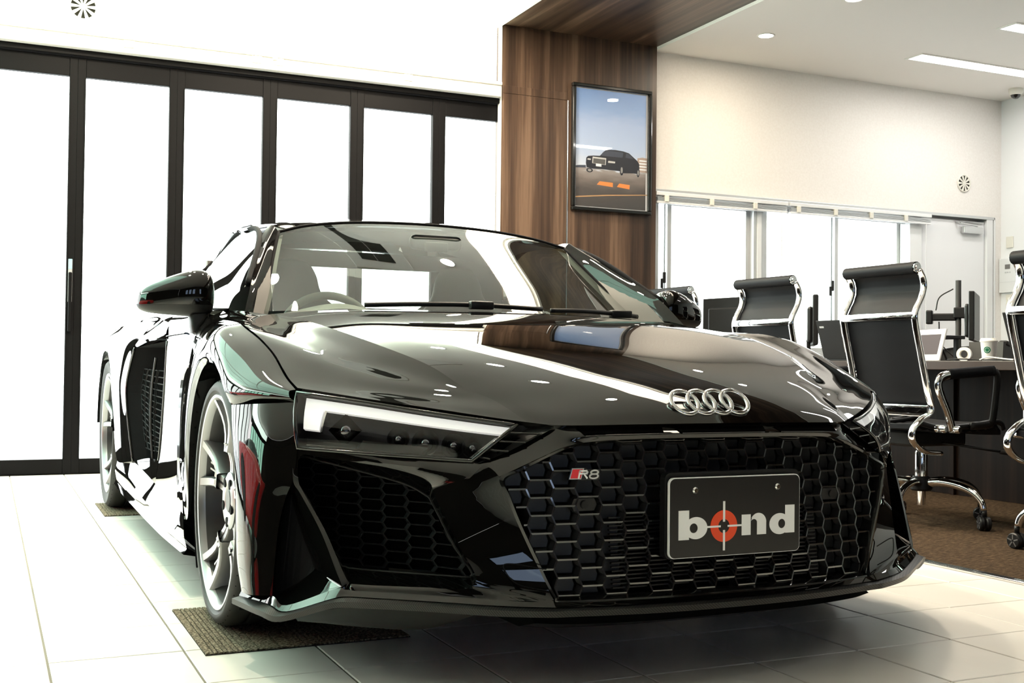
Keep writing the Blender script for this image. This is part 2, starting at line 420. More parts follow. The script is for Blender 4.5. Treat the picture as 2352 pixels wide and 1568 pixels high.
# office back wall with windows and door
b = bmesh.new()
box(b, 4.40, XR, YW, YW+.12, 2.03, ZO); box(b, 4.40, 7.05, YW, YW+.12, 0, .78); box(b, 7.90, XR, YW, YW+.12, 0, 2.03); box(b, 6.9, XR, YW+.125, YW+.2, 0, 2.03)
wall_o = struct('wall_office', b, MAT['wall_white'])
obj('reveal', boxm(4.40, 7.9, YW-.004, YW+.12, 2.008, 2.032, .002), MAT['alu'], wall_o)
obj('reveal', boxm(7.888, 7.906, YW-.004, YW+.12, 0, 2.03, .002), MAT['alu_white'], wall_o)
b = bmesh.new(); box(b, XR, XR+.15, YB, YW+.15, 0, 3.3); struct('wall_right', b, MAT['wall_cool'])
def window(name, x0, x1, mid, z0=.78, z1=2.01):
    d = empty(name, (x0, YW+.06, z0)); d['kind'] = 'structure'; L = x1-x0; H = z1-z0; md = mid-x0
    for (a, c, e, f) in ((0, .03, 0, H), (L-.03, L, 0, H)): obj('jamb', boxm(a, c, -.05, .05, e, f, .003), MAT['alu'], d)
    for (e, f) in ((0, .04), (H-.05, H)): obj('track', boxm(.03, L-.03, -.05, .05, e, f, .003), MAT['alu'], d)
    for k, (a, c, y) in enumerate(((.03, md+.02, -.022), (md-.02, L-.03, .018))):
        s = obj('sash', None or bmesh_frame(a, c, y, .04, H-.05, .036), MAT['alu'], d)
        obj('pane', boxm(a+.034, c-.034, y-.003, y+.003, .072, H-.08), MAT['door_glass'], s)
    lkx = md-.05
    lc = obj('crescent_lock', boxm(lkx-.012, lkx+.012, -.062, -.04, H*.44, H*.44+.085, .006), MAT['satin_black'], d)
    obj('lever', boxm(lkx-.034, lkx-.012, -.060, -.050, H*.44-.04, H*.44+.035, .003), MAT['satin_black'], lc)
    return d
def bmesh_frame(a, c, y, z0, z1, t):
    b = bmesh.new()
    for (p, q, r, s) in ((a, a+t, z0, z1), (c-t, c, z0, z1), (a+t, c-t, z0, z0+t), (a+t, c-t, z1-t, z1)): box(b, p, q, y-.014, y+.014, r, s)
    return b
window('window_1', 4.405, 5.365, 4.565); window('window_2', 5.405, 7.0, 6.166)
struct('trim_8', boxm(5.365, 5.405, YW+.0, YW+.12, .78, 2.01, .003), MAT['alu_white'])
struct('trim_9', boxm(6.93, 7.06, YW+.0, YW+.12, 0, 2.01, .004), MAT['alu_white'])
# office door
d = empty('door_40', (7.07, YW+.05, 0)); d['kind'] = 'structure'
obj('door_slab', boxm(0, .735, -.02, .02, .005, 1.985, .003), MAT['wall_cool'], d)
obj('jamb', boxm(.738, .81, -.05, .06, 0, 2.01, .004), MAT['alu_white'], d)
cl = obj('door_closer', boxm(.46, .68, -.065, -.02, 1.875, 1.935, .006), MAT['alu'], d)
b = bmesh.new(); tube(b, [(.62, -.055, 1.945), (.40, -.075, 1.955), (.40, -.03, 1.975)], .009, 8); tube(b, [(.40, -.03, 1.975), (.70, -.03, 1.975)], .008, 6)
obj('closer_arm', b, MAT['alu'], cl)
b = bmesh.new(); lathe(b, [(0, -.07), (.025, -.07), (.028, -.05), (.012, -.045), (.012, -.02)], 16, 'y', (.06, 0, 1.0)); obj('door_knob', fixn(b), MAT['chrome_soft'], d, True, 40)
# blind headrails on the window head
for k, (x0, x1) in enumerate(((4.405, 5.62), (5.64, 7.12))):
    bl = empty('window_blind', (x0, YW-.01, 1.93), label=('raised white blind rolled up over the window beside the wooden wall panel' if k == 0 else 'raised white blind rolled up over the window next to the grey door'), cat='blind', group='window blinds')
    L = x1-x0
    obj('head_rail', boxm(0, L, -.045, -.006, .045, .075, .004), MAT['alu_white'], bl)
    for z in (.006, .014, .022, .030): obj('slat', boxm(.01, L-.01, -.042, -.010, z-.0015, z+.0035), MAT['alu'], bl)
    obj('bottom_rail', boxm(.005, L-.005, -.044, -.008, -.014, .002, .003), MAT['alu_white'], bl)
    n_ = 3 if k == 0 else 4
    for q in range(n_):
        x = L*(q+.12)/n_+.04; obj('clip', boxm(x-.018, x+.018, -.052, -.004, -.002, .05, .004), MAT['ivory'], bl)
    b = bmesh.new(); tube(b, [(L-.06, -.04, .0), (L-.06, -.04, -.9)], .004, 6); obj('wand', b, MAT['alu_white'], bl)

# round air vents
def vent(name, loc, r, label):
    e = empty(name, loc, label=label, cat='air vent', group='round wall vents')
    b = bmesh.new(); lathe(b, [(r*.86, -.004), (r*.9, -.012), (r, -.010), (r*1.02, 0)], 40, 'y'); obj('ring', b, MAT['ivory'], e, True)
    b = bmesh.new(); disc(b, (0, -.001, 0), r*.92, 'y', 40); obj('recess', b, MAT['vent_dark'], e)
    for k in range(10):
        a = 2*math.pi*(k+.5)/10; da = .17; b = bmesh.new()
        poly = []
        for (rr, aa) in ((r*.12, a-.42), (r*.88, a-da*.85), (r*.88, a+da*.85), (r*.12, a+.42)): poly.append((rr*math.sin(aa), -.010, rr*math.cos(aa)))
        prism(b, poly, (0, .006, 0)); obj('vane', fixn(b), MAT['ivory'], e)
    b = bmesh.new(); lathe(b, [(0, -.012), (r*.12, -.012), (r*.13, -.004)], 16, 'y'); obj('hub', b, MAT['ivory'], e)
    return e
vent('round_vent', (.358, YW-.012, 2.836), .083, 'round white ceiling-height vent above the black folding doors')
vent('round_vent', (7.531, YW-.001, 2.304), .075, 'round grey vent on the beige wall above the office door')

# ------------------------------------------------------------------ ceiling fittings
def downlight(x, y, z, r, energy, label, group, col=(1, .86, .66)):
    e = empty('downlight', (x, y, z), label=label, cat='downlight', group=group)
    b = bmesh.new(); lathe(b, [(r*1.25, 0), (r*1.22, -.006), (r, -.005), (r*.96, .004)], 28); obj('rim', b, MAT['trim_white'], e, True)
    b = bmesh.new(); disc(b, (0, 0, -.001), r*.99, 'z', 28, flip=True); obj('diffuser', b, MAT['lamp_glow'], e)
    l = area('lamp', (0, 0, -.012), r*1.8, energy, col, shape='DISK'); l.parent = e
    return e
spots = [(-.1, 1.3), (1.15, 1.45), (2.35, 1.3), (.4, 2.35), (2.3, 2.85), (2.15, 2.0), (.35, 3.6), (1.55, 3.9), (2.4, 4.1)]
for (x, y) in spots: downlight(x, y, ZC, .062, 40, 'small round downlight in the white showroom ceiling over the car', 'showroom downlights')
downlight(4.895, 4.21, ZO, .052, 9, 'round downlight in the office ceiling nearest the beige wall', 'office downlights')
downlight(4.895, 3.29, ZO, .052, 9, 'round downlight in the office ceiling at the top edge of the photo', 'office downlights')
def strip(x0, x1, y0, y1, e_, label):
    e = empty('strip_light', (x0, y0, ZO), label=label, cat='strip light', group='office strip lights')
    L, W_ = x1-x0, y1-y0; b = bmesh.new()
    for (a, c, p, q) in ((-.02, L+.02, -.02, 0), (-.02, L+.02, W_, W_+.02), (-.02, 0, 0, W_), (L, L+.02, 0, W_)): box(b, a, c, p, q, -.006, 0)
    obj('frame', b, MAT['trim_white'], e)
    obj('diffuser', boxm(0, L, 0, W_, -.004, -.001), MAT['tube_glow'], e)
    l = area('lamp', (L/2, W_/2, -.012), L, e_, (1, .96, .9), size_y=W_); l.parent = e
strip(6.236, 7.60, 4.08, 4.225, 9, 'long recessed strip light in the office ceiling nearest the beige wall')
strip(6.236, 7.60, 3.21, 3.345, 9, 'recessed strip light in the office ceiling at the top right corner')
strip(4.7, 6.0, 1.2, 1.34, 9, 'recessed strip light in the office ceiling above the desks')
strip(4.7, 6.0, -1.6, -1.46, 9, 'recessed strip light in the office ceiling near the front of the room')
# ceiling air-conditioner cassette (shows as a dark grille in the car's bonnet)
ac = empty('ceiling_cassette', (1.62, 2.85, ZC), label='square white ceiling air conditioner with dark grille over the car', cat='air conditioner')
obj('panel', boxm(-.30, .30, -.30, .30, -.03, 0, .01), MAT['trim_white'], ac)
obj('grille', boxm(-.17, -.004, -.17, .17, -.036, -.029, .002), MAT['vent_dark'], ac); obj('grille', boxm(.004, .17, -.17, .17, -.036, -.029, .002), MAT['vent_dark'], ac)
# security camera under the office ceiling
e = empty('security_camera', (XR-.25, 4.55, ZO), label='small white dome security camera under the office ceiling', cat='camera')
b = bmesh.new(); lathe(b, [(.0, 0), (.058, 0), (.058, -.022), (.05, -.045), (.042, -.052)], 28); obj('housing', fixn(b), MAT['ivory'], e, True, 40)
b = bmesh.new(); lathe(b, [(.042, -.048), (.036, -.068), (.02, -.082), (0, -.086)], 24); obj('dome', fixn(b), MAT['gloss_black'], e, True)
# things on the right-hand wall
def wallplate(name, y, z, wy, hz, t, m, label, cat, par=None):
    e = empty(name, (XR, y, z), label=label, cat=cat); obj('body', boxm(-t, 0, -wy/2, wy/2, -hz/2, hz/2, .004), m, e); return e
e = wallplate('remote_controller', 4.83, 1.52, .19, .30, .03, MAT['alu_white'], 'white wall controller with small grey display beside the grey door', 'controller')
obj('display', boxm(-.032, -.029, -.025, .03, .055, .095), MAT['interior_grey'], e)
for k in range(3): obj('button', boxm(-.033, -.029, -.03+.024*k, -.016+.024*k, .02, .03), MAT['alu'], e)
obj('cover_line', boxm(-.0312, -.0305, -.09, .09, -.06, -.058), MAT['alu'], e)
e = wallplate('light_switch', 4.83, 1.29, .075, .125, .012, MAT['ivory'], 'ivory double light switch under the white wall controller', 'switch')
for z in (-.025, .025): obj('rocker', boxm(-.018, -.011, -.012, .012, z-.012, z+.012, .002), MAT['trim_white'], e)
wallplate('blank_plate', 4.83, 1.81, .075, .10, .012, MAT['ivory'], 'plain ivory blank plate above the white wall controller', 'wall plate')

# framed photograph on the wooden panel
px, pz, pw, ph = 4.008, 2.275, .665, .925
e = empty('framed_picture', (px, YW-.054, pz), label='black framed photograph of a dark saloon car on the wooden panel', cat='picture')
fr = .028
for (a, c, p, q) in ((-pw/2, pw/2, ph/2-fr, ph/2), (-pw/2, pw/2, -ph/2, -ph/2+fr), (-pw/2, -pw/2+fr, -ph/2+fr, ph/2-fr), (pw/2-fr, pw/2, -ph/2+fr, ph/2-fr)):
    obj('frame_bar', boxm(a, c, -.035, 0, p, q, .006), MAT['gloss_black'], e)
iw, ih = pw-2*fr, ph-2*fr
mat('pic_white', (.85, .87, .92), .4)
obj('mount', boxm(-iw/2, iw/2, -.012, -.006, -ih/2, ih/2), MAT['pic_white'], e)
m = mat('pic_print', (.5, .6, .8), .35)
tc = nd(m, 'ShaderNodeTexCoord'); sp = nd(m, 'ShaderNodeSeparateXYZ'); lk(m, tc.outputs['Object'], sp.inputs[0])
mr = nd(m, 'ShaderNodeMapRange'); mr.inputs['From Min'].default_value = -ih/2; mr.inputs['From Max'].default_value = ih/2; lk(m, sp.outputs['Z'], mr.inputs[0])
r_ = ramp(m, [(0, (.055, .05, .05)), (.15, (.075, .065, .062)), (.23, (.16, .135, .125)), (.315, (.30, .27, .26)), (.33, (.60, .66, .78)), (.5, (.46, .57, .80)), (.72, (.40, .52, .80)), (.84, (.26, .41, .74)), (1, (.19, .34, .70))])
n_ = nd(m, 'ShaderNodeTexNoise'); n_.inputs['Scale'].default_value = 9; n_.inputs['Detail'].default_value = 5; mp = nd(m, 'ShaderNodeMapping'); mp.inputs['Scale'].default_value = (1, 1, 3.5); lk(m, tc.outputs['Object'], mp.inputs[0]); lk(m, mp.outputs[0], n_.inputs['Vector'])
ad = nd(m, 'ShaderNodeMath', operation='MULTIPLY_ADD'); ad.inputs[1].default_value = .10; lk(m, n_.outputs['Fac'], ad.inputs[0])
sb = nd(m, 'ShaderNodeMath', operation='SUBTRACT'); sb.inputs[1].default_value = .05; lk(m, mr.outputs[0], sb.inputs[0]); lk(m, sb.outputs[0], ad.inputs[2]); lk(m, ad.outputs[0], r_.inputs[0]); lk(m, r_.outputs[0], P_(m).inputs['Base Color'])
pr_ = obj('photo_print', boxm(-iw/2+.008, iw/2-.014, -.0135, -.012, -ih/2+.006, ih/2-.006), m, e)
# flat print pieces: the pictured car, building, kerbs (positions in the 0..1 picture frame, from left-bottom)
mat('pc_dark', (.012, .014, .024), .4); mat('pc_mid', (.05, .06, .09), .4); mat('pc_silver', (.55, .55, .55), .35); mat('pc_orange', (.75, .25, .06), .5); mat('pc_building', (.42, .33, .29), .5); mat('pc_line', (.45, .26, .12), .5); mat('pc_grille', (.10, .10, .10), .4); mat('pc_wheel', (.3, .3, .3), .4)
def pp(name, pts, m, lay=1):
    b = bmesh.new(); y = -.0136-.0004*lay
    prism(b, [((u-.5)*iw, y, (v-.5)*ih) for (u, v) in pts], (0, .0003, 0)); obj(name, fixn(b), MAT[m], pr_)
pp('printed_building', [(.86, .33), (.995, .33), (.995, .455), (.93, .46), (.86, .45)], 'pc_building')
for v in (.35, .375, .40, .425): pp('printed_balcony', [(.885, v), (.99, v), (.99, v+.011), (.885, v+.011)], 'pic_white', 2)
pp('printed_hill', [(.0, .325), (.15, .33), (.15, .352), (.06, .348), (0, .34)], 'pc_mid')
body = [(.16, .335), (.15, .37), (.155, .415), (.18, .43), (.25, .437), (.34, .44), (.385, .475), (.43, .497), (.55, .502), (.66, .497), (.74, .485), (.80, .455), (.86, .425), (.885, .40), (.89, .345), (.885, .315), (.80, .318), (.67, .312), (.64, .325), (.40, .33), (.24, .327)]
pp('printed_car', body, 'pc_dark', 2)
pp('printed_windscreen', [(.34, .443), (.395, .476), (.44, .491), (.66, .487), (.655, .452), (.64, .442)], 'pc_mid', 3)
pp('printed_side_window', [(.69, .445), (.70, .483), (.735, .478), (.79, .45), (.80, .438)], 'pc_mid', 3)
pp('printed_grille', [(.235, .373), (.24, .428), (.425, .425), (.42, .367)], 'pc_silver', 3); pp('printed_grille_bars', [(.246, .375), (.25, .415), (.415, .412), (.411, .37)], 'pc_grille', 4)
pp('printed_plate', [(.285, .35), (.285, .373), (.36, .372), (.36, .349)], 'pic_white', 4)
pp('printed_lamp', [(.45, .388), (.455, .405), (.55, .402), (.545, .388)], 'pc_silver', 3); pp('printed_lamp', [(.17, .398), (.172, .41), (.215, .41), (.213, .397)], 'pc_silver', 3)
for (u, v, r0, r1) in ((.64, .335, .026, .045), (.87, .325, .02, .038), (.20, .312, .045, .018)):
    pp('printed_wheel', [(u+r0*math.cos(2*math.pi*k/14), v+r1*math.sin(2*math.pi*k/14)) for k in range(14)], 'pc_dark', 3)
    pp('printed_rim', [(u+.55*r0*math.cos(2*math.pi*k/12), v+.6*r1*math.sin(2*math.pi*k/12)) for k in range(12)], 'pc_wheel', 4)
pp('printed_kerb', [(.30, .196), (.34, .226), (.52, .222), (.52, .185)], 'pc_orange', 2); pp('printed_kerb', [(.575, .19), (.61, .221), (.755, .215), (.75, .178)], 'pc_orange', 2)
pp('printed_line', [(.0, .085), (.45, .118), (1.0, .145), (1.0, .138), (.45, .108), (.0, .076)], 'pc_line', 1)
obj('glazing', boxm(-iw/2, iw/2, -.0185, -.0165, -ih/2, ih/2), glass_mat('picture_glass', (1, 1, 1), .8, 1.45), e)
# outside ground
b = bmesh.new(); box(b, -30, 30, 5.2, 40, -.25, -.15); box(b, -30, XL-.25, -30, 5.2, -.25, -.15); box(b, -30, 30, -30, YB-.25, -.25, -.15)
mat('outside_paving', (.62, .63, .66), .9); struct('ground_outside', b, MAT['outside_paving'])
# ================================================================== THE CAR (local frame: x to the car's left, y to the rear, origin on the ground under the front axle)
car = empty('sports_car', (1.338, .535, 0), label='glossy black two-seat sports car with silver wheels parked on the tiles', cat='car')
PA = MAT['paint']
def both(name, fn, m, smooth=True, angle=35, parent=car, label=None):
    out = []
    for s in (-1, 1):
        b = fn(s); fixn(b); o = obj(name, b, m, parent, smooth, angle)
        if label: o['label'] = label
        out.append(o)
    return out
def orient(o, d):
    pass
# ---- bonnet -------------------------------------------------------
edge_f = [(0, -.918, .560), (.2, -.908, .559), (.365, -.878, .557), (.43, -.835, .562), (.5, -.785, .572), (.6, -.705, .588), (.72, -.59, .607), (.832, -.458, .626)]
# station rows across (from the centre out to the crest) at rising Y
def hood_row(pts): return pts
HR = [
 edge_f,
 [(0, -.885, .592), (.2, -.874, .588), (.37, -.838, .580), (.445, -.785, .583), (.52, -.735, .590), (.62, -.655, .602), (.735, -.545, .618), (.834, -.432, .634)],
 [(0, -.825, .625), (.2, -.812, .620), (.38, -.77, .608), (.462, -.722, .606), (.54, -.672, .610), (.64, -.595, .618), (.74, -.50, .632), (.837, -.395, .647)],
 [(0, -.72, .663), (.2, -.705, .659), (.38, -.675, .649), (.500, -.652, .630), (.57, -.60, .635), (.66, -.52, .645), (.75, -.43, .657), (.838, -.335, .671)],
 [(0, -.55, .708), (.2, -.54, .705), (.40, -.53, .696), (.540, -.528, .680), (.61, -.47, .672), (.69, -.40, .680), (.765, -.33, .693), (.838, -.25, .704)],
 [(0, -.34, .752), (.22, -.335, .750), (.44, -.34, .742), (.597, -.355, .725), (.66, -.32, .713), (.73, -.265, .716), (.785, -.215, .727), (.848, -.145, .742)],
 [(0, -.08, .803), (.24, -.08, .801), (.48, -.085, .793), (.660, -.10, .776), (.71, -.09, .762), (.77, -.07, .760), (.82, -.05, .767), (.862, -.04, .773)],
 [(0, .15, .838), (.25, .155, .836), (.50, .16, .829), (.690, .14, .808), (.74, .135, .797), (.79, .13, .792), (.835, .12, .796), (.868, .11, .797)],
 [(0, .30, .853), (.26, .32, .851), (.52, .36, .845), (.705, .37, .828), (.755, .365, .818), (.80, .35, .811), (.84, .34, .809), (.866, .33, .807)],
]
def hood(b=None):
    b = bmesh.new()
    full = [[(-x, y, z) for (x, y, z) in r[:0:-1]]+r for r in HR]
    L_ = len(full[0])//2
    loft([r[:L_-2] for r in full], 33, 65, b); loft([r[L_-3:L_+4] for r in full], 57, 65, b); loft([r[L_+3:] for r in full], 33, 65, b)
    # turned-down rim at the front edge
    rim = [full[0], [(x, y+.010, z-.012) for (x, y, z) in full[0]], [(x, y+.06, z-.015) for (x, y, z) in full[0]]]
    for a, c in zip(rim, rim[1:]): loft([a, c], 113, 2, b)
    bmesh.ops.recalc_face_normals(b, faces=b.faces[:]); return b
obj('bonnet', hood(), PA, car, True, 40)

# ---- front wings --------------------------------------------------
AZ, AR = .315, .367
def ap(a, w=.945, r=AR): return (w, -r*math.cos(R(a)), AZ+r*math.sin(R(a)))
crest = [(.836, -.456, .622), (.841, -.375, .650), (.842, -.25, .701), (.852, -.145, .739), (.866, -.04, .770), (.8705, .025, .786), (.872, .11, .794), (.872, .19, .799), (.870, .28, .803), (.868, .37, .806), (.864, .46, .811), (.856, .60, .820)]
lower = [(.840, -.478, .596), (.905, -.365, .590), (.942, -.262, .583), ap(60, .947), ap(75, .948), ap(92, .948), ap(110, .948), ap(130, .947), ap(150, .945), ap(170, .942), (.936, .395, .24), (.915, .60, .20)]
def wing_rows(s):
    r1, r2, r3 = [], [], []
    for c, l in zip(crest, lower):
        dw, dy, dz = l[0]-c[0], l[1]-c[1], l[2]-c[2]
        r1.append((c[0]+.42*dw+.012, c[1]+.10*dy, c[2]+.10*dz)); r2.append((c[0]+.80*dw+.014, c[1]+.35*dy, c[2]+.36*dz)); r3.append((c[0]+.98*dw+.012, c[1]+.72*dy, c[2]+.72*dz))
    return [side(q, s) for q in (crest, r1, r2, r3, lower)]
def wing(s):
    b = bmesh.new(); rows = wing_rows(s)
    loft(rows, 89, 33, b)
    low = rows[-1][2:11]
    loft([low, [(x*.985, y, z) for (x, y, z) in low], [(x*.955, y, z-.004) for (x, y, z) in low]], 60, 4, b)   # arch lip turned in
    return b
both('front_wing', wing, PA)

# ---- bumper -------------------------------------------------------
edge_o = [(.838, -.478, .594), (.843, -.505, .535), (.846, -.520, .490), (.854, -.524, .43), (.869, -.511, .382), (.882, -.506, .319), (.891, -.510, .234), (.897, -.520, .172)]
arch_f = [(.942, -.262, .581), (.947, -.302, .525), (.948, -.332, .475), (.948, -.352, .415), (.948, -.363, .365), (.948, -.367, .31), (.945, -.37, .23), (.938, -.39, .163)]
def bump_side(s):
    mids = []
    for k, (a, c) in enumerate(zip(edge_o, arch_f)):
        mids.append((a[0]*.5+c[0]*.5+.018, a[1]*.5+c[1]*.5-.014, a[2]*.5+c[2]*.5))
    b = bmesh.new(); loft([side(edge_o, s), side(mids, s), side(arch_f, s), side([(p[0]-.03, p[1]+.01, p[2]) for p in arch_f], s)], 41, 25, b); return b
rim = [(.840, -.527, .477), (.803, -.572, .476), (.722, -.659, .466), (.655, -.722, .452), (.622, -.755, .436), (.613, -.770, .405), (.583, -.821, .315), (.558, -.861, .253), (.564, -.860, .231), (.582, -.845, .223), (.751, -.704, .216), (.769, -.685, .220), (.779, -.670, .237), (.807, -.613, .325), (.837, -.556, .395), (.846, -.533, .426)]
outer = [(.846, -.518, .492), (.795, -.576, .491), (.72, -.653, .487), (.605, -.747, .482), (.545, -.815, .478), (.510, -.868, .452), (.467, -.890, .34), (.420, -.922, .222), (.426, -.934, .204), (.52, -.897, .206), (.735, -.724, .206), (.776, -.685, .205), (.789, -.673, .225), (.815, -.612, .32), (.845, -.553, .395), (.856, -.526, .426)]
midr = []
for k, (o_, r2) in enumerate(zip(outer, rim)):
    midr.append(tuple(o_[i]*.45+r2[i]*.55 for i in range(3)))
for k, q in {1: (.765, -.612, .4825), 2: (.704, -.680, .471), 3: (.616, -.762, .461), 4: (.560, -.825, .450)}.items(): midr[k] = q
mesh_loop = [(.831, -.480, .470), (.785, -.535, .462), (.720, -.606, .445), (.650, -.675, .424), (.613, -.711, .402), (.602, -.726, .384), (.573, -.774, .304), (.548, -.811, .253), (.549, -.813, .242), (.560, -.803, .239), (.736, -.652, .241), (.763, -.624, .244), (.773, -.612, .251), (.795, -.573, .305), (.818, -.525, .374), (.840, -.484, .423)]
def dens(loop, n=4):
    P = [Vector(p) for p in loop]; out = []
    c = crc(loop, len(loop)*n)
    return c
def ring(b, loops, n=6, flip=False, crease=None):
    L = [crc(l, len(l)*n) for l in loops]
    grid(b, L, closed_u=True, flip=flip)
def bump_corner(s):
    b = bmesh.new()
    inn = [tuple(r2[i]*.90+m2[i]*.10 for i in range(3)) for r2, m2 in zip(rim, mesh_loop)]
    ring(b, [side(l, s) for l in (outer, midr, rim, inn, mesh_loop)]); return b
och = [(.857, -.524, .420), (.869, -.511, .382), (.882, -.506, .319), (.891, -.510, .234), (.897, -.520, .172), (.876, -.564, .158), (.795, -.664, .206), (.789, -.673, .225), (.815, -.612, .32), (.845, -.553, .395)]
oin = [(.846, -.47, .385), (.855, -.455, .36), (.864, -.445, .30), (.872, -.450, .225), (.876, -.462, .178), (.860, -.49, .178), (.816, -.545, .222), (.812, -.538, .24), (.828, -.505, .30), (.843, -.475, .365)]
def outer_duct(s):
    b = bmesh.new(); a2 = [tuple(.9*p[i]+.1*q[i] for i in range(3)) for p, q in zip(och, oin)]
    ring(b, [side(l, s) for l in (och, a2, oin)], 5); return b
def outer_back(s):
    b = bmesh.new(); f = b.faces.new([b.verts.new(p) for p in crc(side(oin, s), 40)]); bmesh.ops.triangulate(b, faces=[f]); return b
# grille outline (half) and the painted surround between bonnet edge, lamps and grille
gout = [(0, -.905, .5215), (.20, -.897, .5205), (.305, -.883, .516), (.355, -.878, .507), (.41, -.876, .486), (.46, -.874, .463), (.497, -.870, .445), (.487, -.878, .412), (.466, -.888, .355), (.437, -.900, .290), (.402, -.914, .213), (.385, -.922, .206), (.2, -.945, .205), (0, -.952, .205)]
gfr = [(0, -.930, .530), (.20, -.921, .529), (.312, -.905, .524), (.364, -.896, .515), (.42, -.890, .493), (.472, -.882, .469), (.510, -.870, .450), (.499, -.882, .412), (.476, -.893, .352), (.447, -.906, .286), (.411, -.924, .211), (.390, -.936, .198), (.2, -.962, .196), (0, -.970, .196)]
def full_loop(h): return h+mir(h[-2:0:-1])
def grille_frame():
    b = bmesh.new(); g0 = full_loop(gfr); g1 = full_loop(gout)
    m_ = [tuple((p[i]*.5+q[i]*.5)+(-.006 if i == 1 else 0) for i in range(3)) for p, q in zip(g0, g1)]
    deep = [(x*.985, y+.045, .36+(z-.36)*.985) for (x, y, z) in g1]
    L = [lin(l, 260, True) for l in (g0, m_, g1, deep)]
    grid(b, [[*l] for l in [crc(q, len(q)*8) for q in (g0, m_, g1, deep)]], closed_u=True); return fixn(b)
# upper bar of the bumper with three vent slots shown by dark sheets
top_a = [(0, -.912, .553), (.2, -.902, .552), (.36, -.872, .551), (.40, -.85, .548), (.52, -.80, .505), (.548, -.812, .480)]
top_b = [(0, -.936, .541), (.2, -.926, .540), (.33, -.905, .537), (.385, -.880, .525), (.45, -.86, .50), (.530, -.838, .468)]
top_c = [(0, -.934, .530), (.2, -.925, .529), (.312, -.908, .524), (.37, -.897, .514), (.425, -.889, .492), (.511, -.868, .452)]
def bump_top(s):
    b = bmesh.new(); loft([side(q, s) for q in (top_a, top_b, top_c)], 41, 9, b); return b
# lower blade of the bumper between grille / intakes and the splitter
low_a = [(0, -.970, .197), (.2, -.962, .197), (.39, -.937, .199), (.426, -.934, .205), (.52, -.897, .207), (.63, -.812, .207), (.735, -.724, .207), (.776, -.685, .206), (.795, -.664, .206), (.876, -.564, .158), (.897, -.520, .172), (.938, -.392, .163)]
low_b = [(0, -.985, .190), (.2, -.977, .190), (.39, -.950, .191), (.43, -.945, .193), (.525, -.905, .196), (.635, -.822, .197), (.74, -.734, .196), (.785, -.692, .194), (.812, -.672, .186), (.880, -.578, .148), (.905, -.522, .155), (.944, -.395, .153)]
def bump_low(s):
    b = bmesh.new(); loft([side(q, s) for q in (low_a, low_b)], 61, 5, b); return b
bp_ = empty('front_bumper'); bp_.parent = car
both('corner_panel', bump_side, PA, parent=bp_); both('intake_surround', bump_corner, PA, parent=bp_, angle=50); both('side_duct', outer_duct, PA, parent=bp_, angle=50)
both('duct_screen', outer_back, MAT['mesh_black'], False, parent=bp_)
both('upper_bar', bump_top, PA, parent=bp_, angle=28); both('lower_bar', bump_low, PA, parent=bp_, angle=40)
obj('grille_frame', grille_frame(), MAT['gloss_black'], bp_, True, 40)
# black sheets just off the bar, painting in the dark of the slot openings
def slot(x0, x1):
    ca, cb, cc = [[Vector(p) for p in cr(mir(q[3:0:-1])+q[:4], 241)] for q in (top_a, top_b, top_c)]
    def at(cv, x): return min(cv, key=lambda p: abs(p.x-x))
    b = bmesh.new(); n = 16; rows = []
    for j, t in enumerate((.10, .5, .92, 1.25)):
        row = []
        for k in range(n+1):
            ins = .010*j/3; x = x0+ins+(x1-x0-2*ins)*k/n; A_, B_, C_ = at(ca, x), at(cb, x), at(cc, x)
            p = A_.lerp(B_, t) if t <= 1 else B_.lerp(C_, t-1)
            row.append((x, p.y-.0016, p.z+.0012))
        rows.append(row)
    grid(b, rows); return b
for (x0, x1) in ((-.34, -.146), (-.118, .118), (.146, .34)):
    sv = obj('slot_vent_shade', slot(x0, x1), MAT['void_black'], bp_, False)
    b = bmesh.new(); me = sv.data; idx = [17*3+k for k in range(17)]; tube(b, [me.vertices[i].co for i in idx], .0016, 5); obj('slot_edge', b, MAT['satin_black'], sv, True)
# fog panel outline on the corners
for s in (-1, 1):
    b = bmesh.new(); tube(b, cr(side([(.432, -.9335, .268), (.500, -.9045, .279), (.512, -.9005, .270), (.490, -.9185, .240), (.430, -.9375, .225)], s), 24), .0012, 6); obj('towing_cover_gap', b, MAT['matte_black'], bp_)

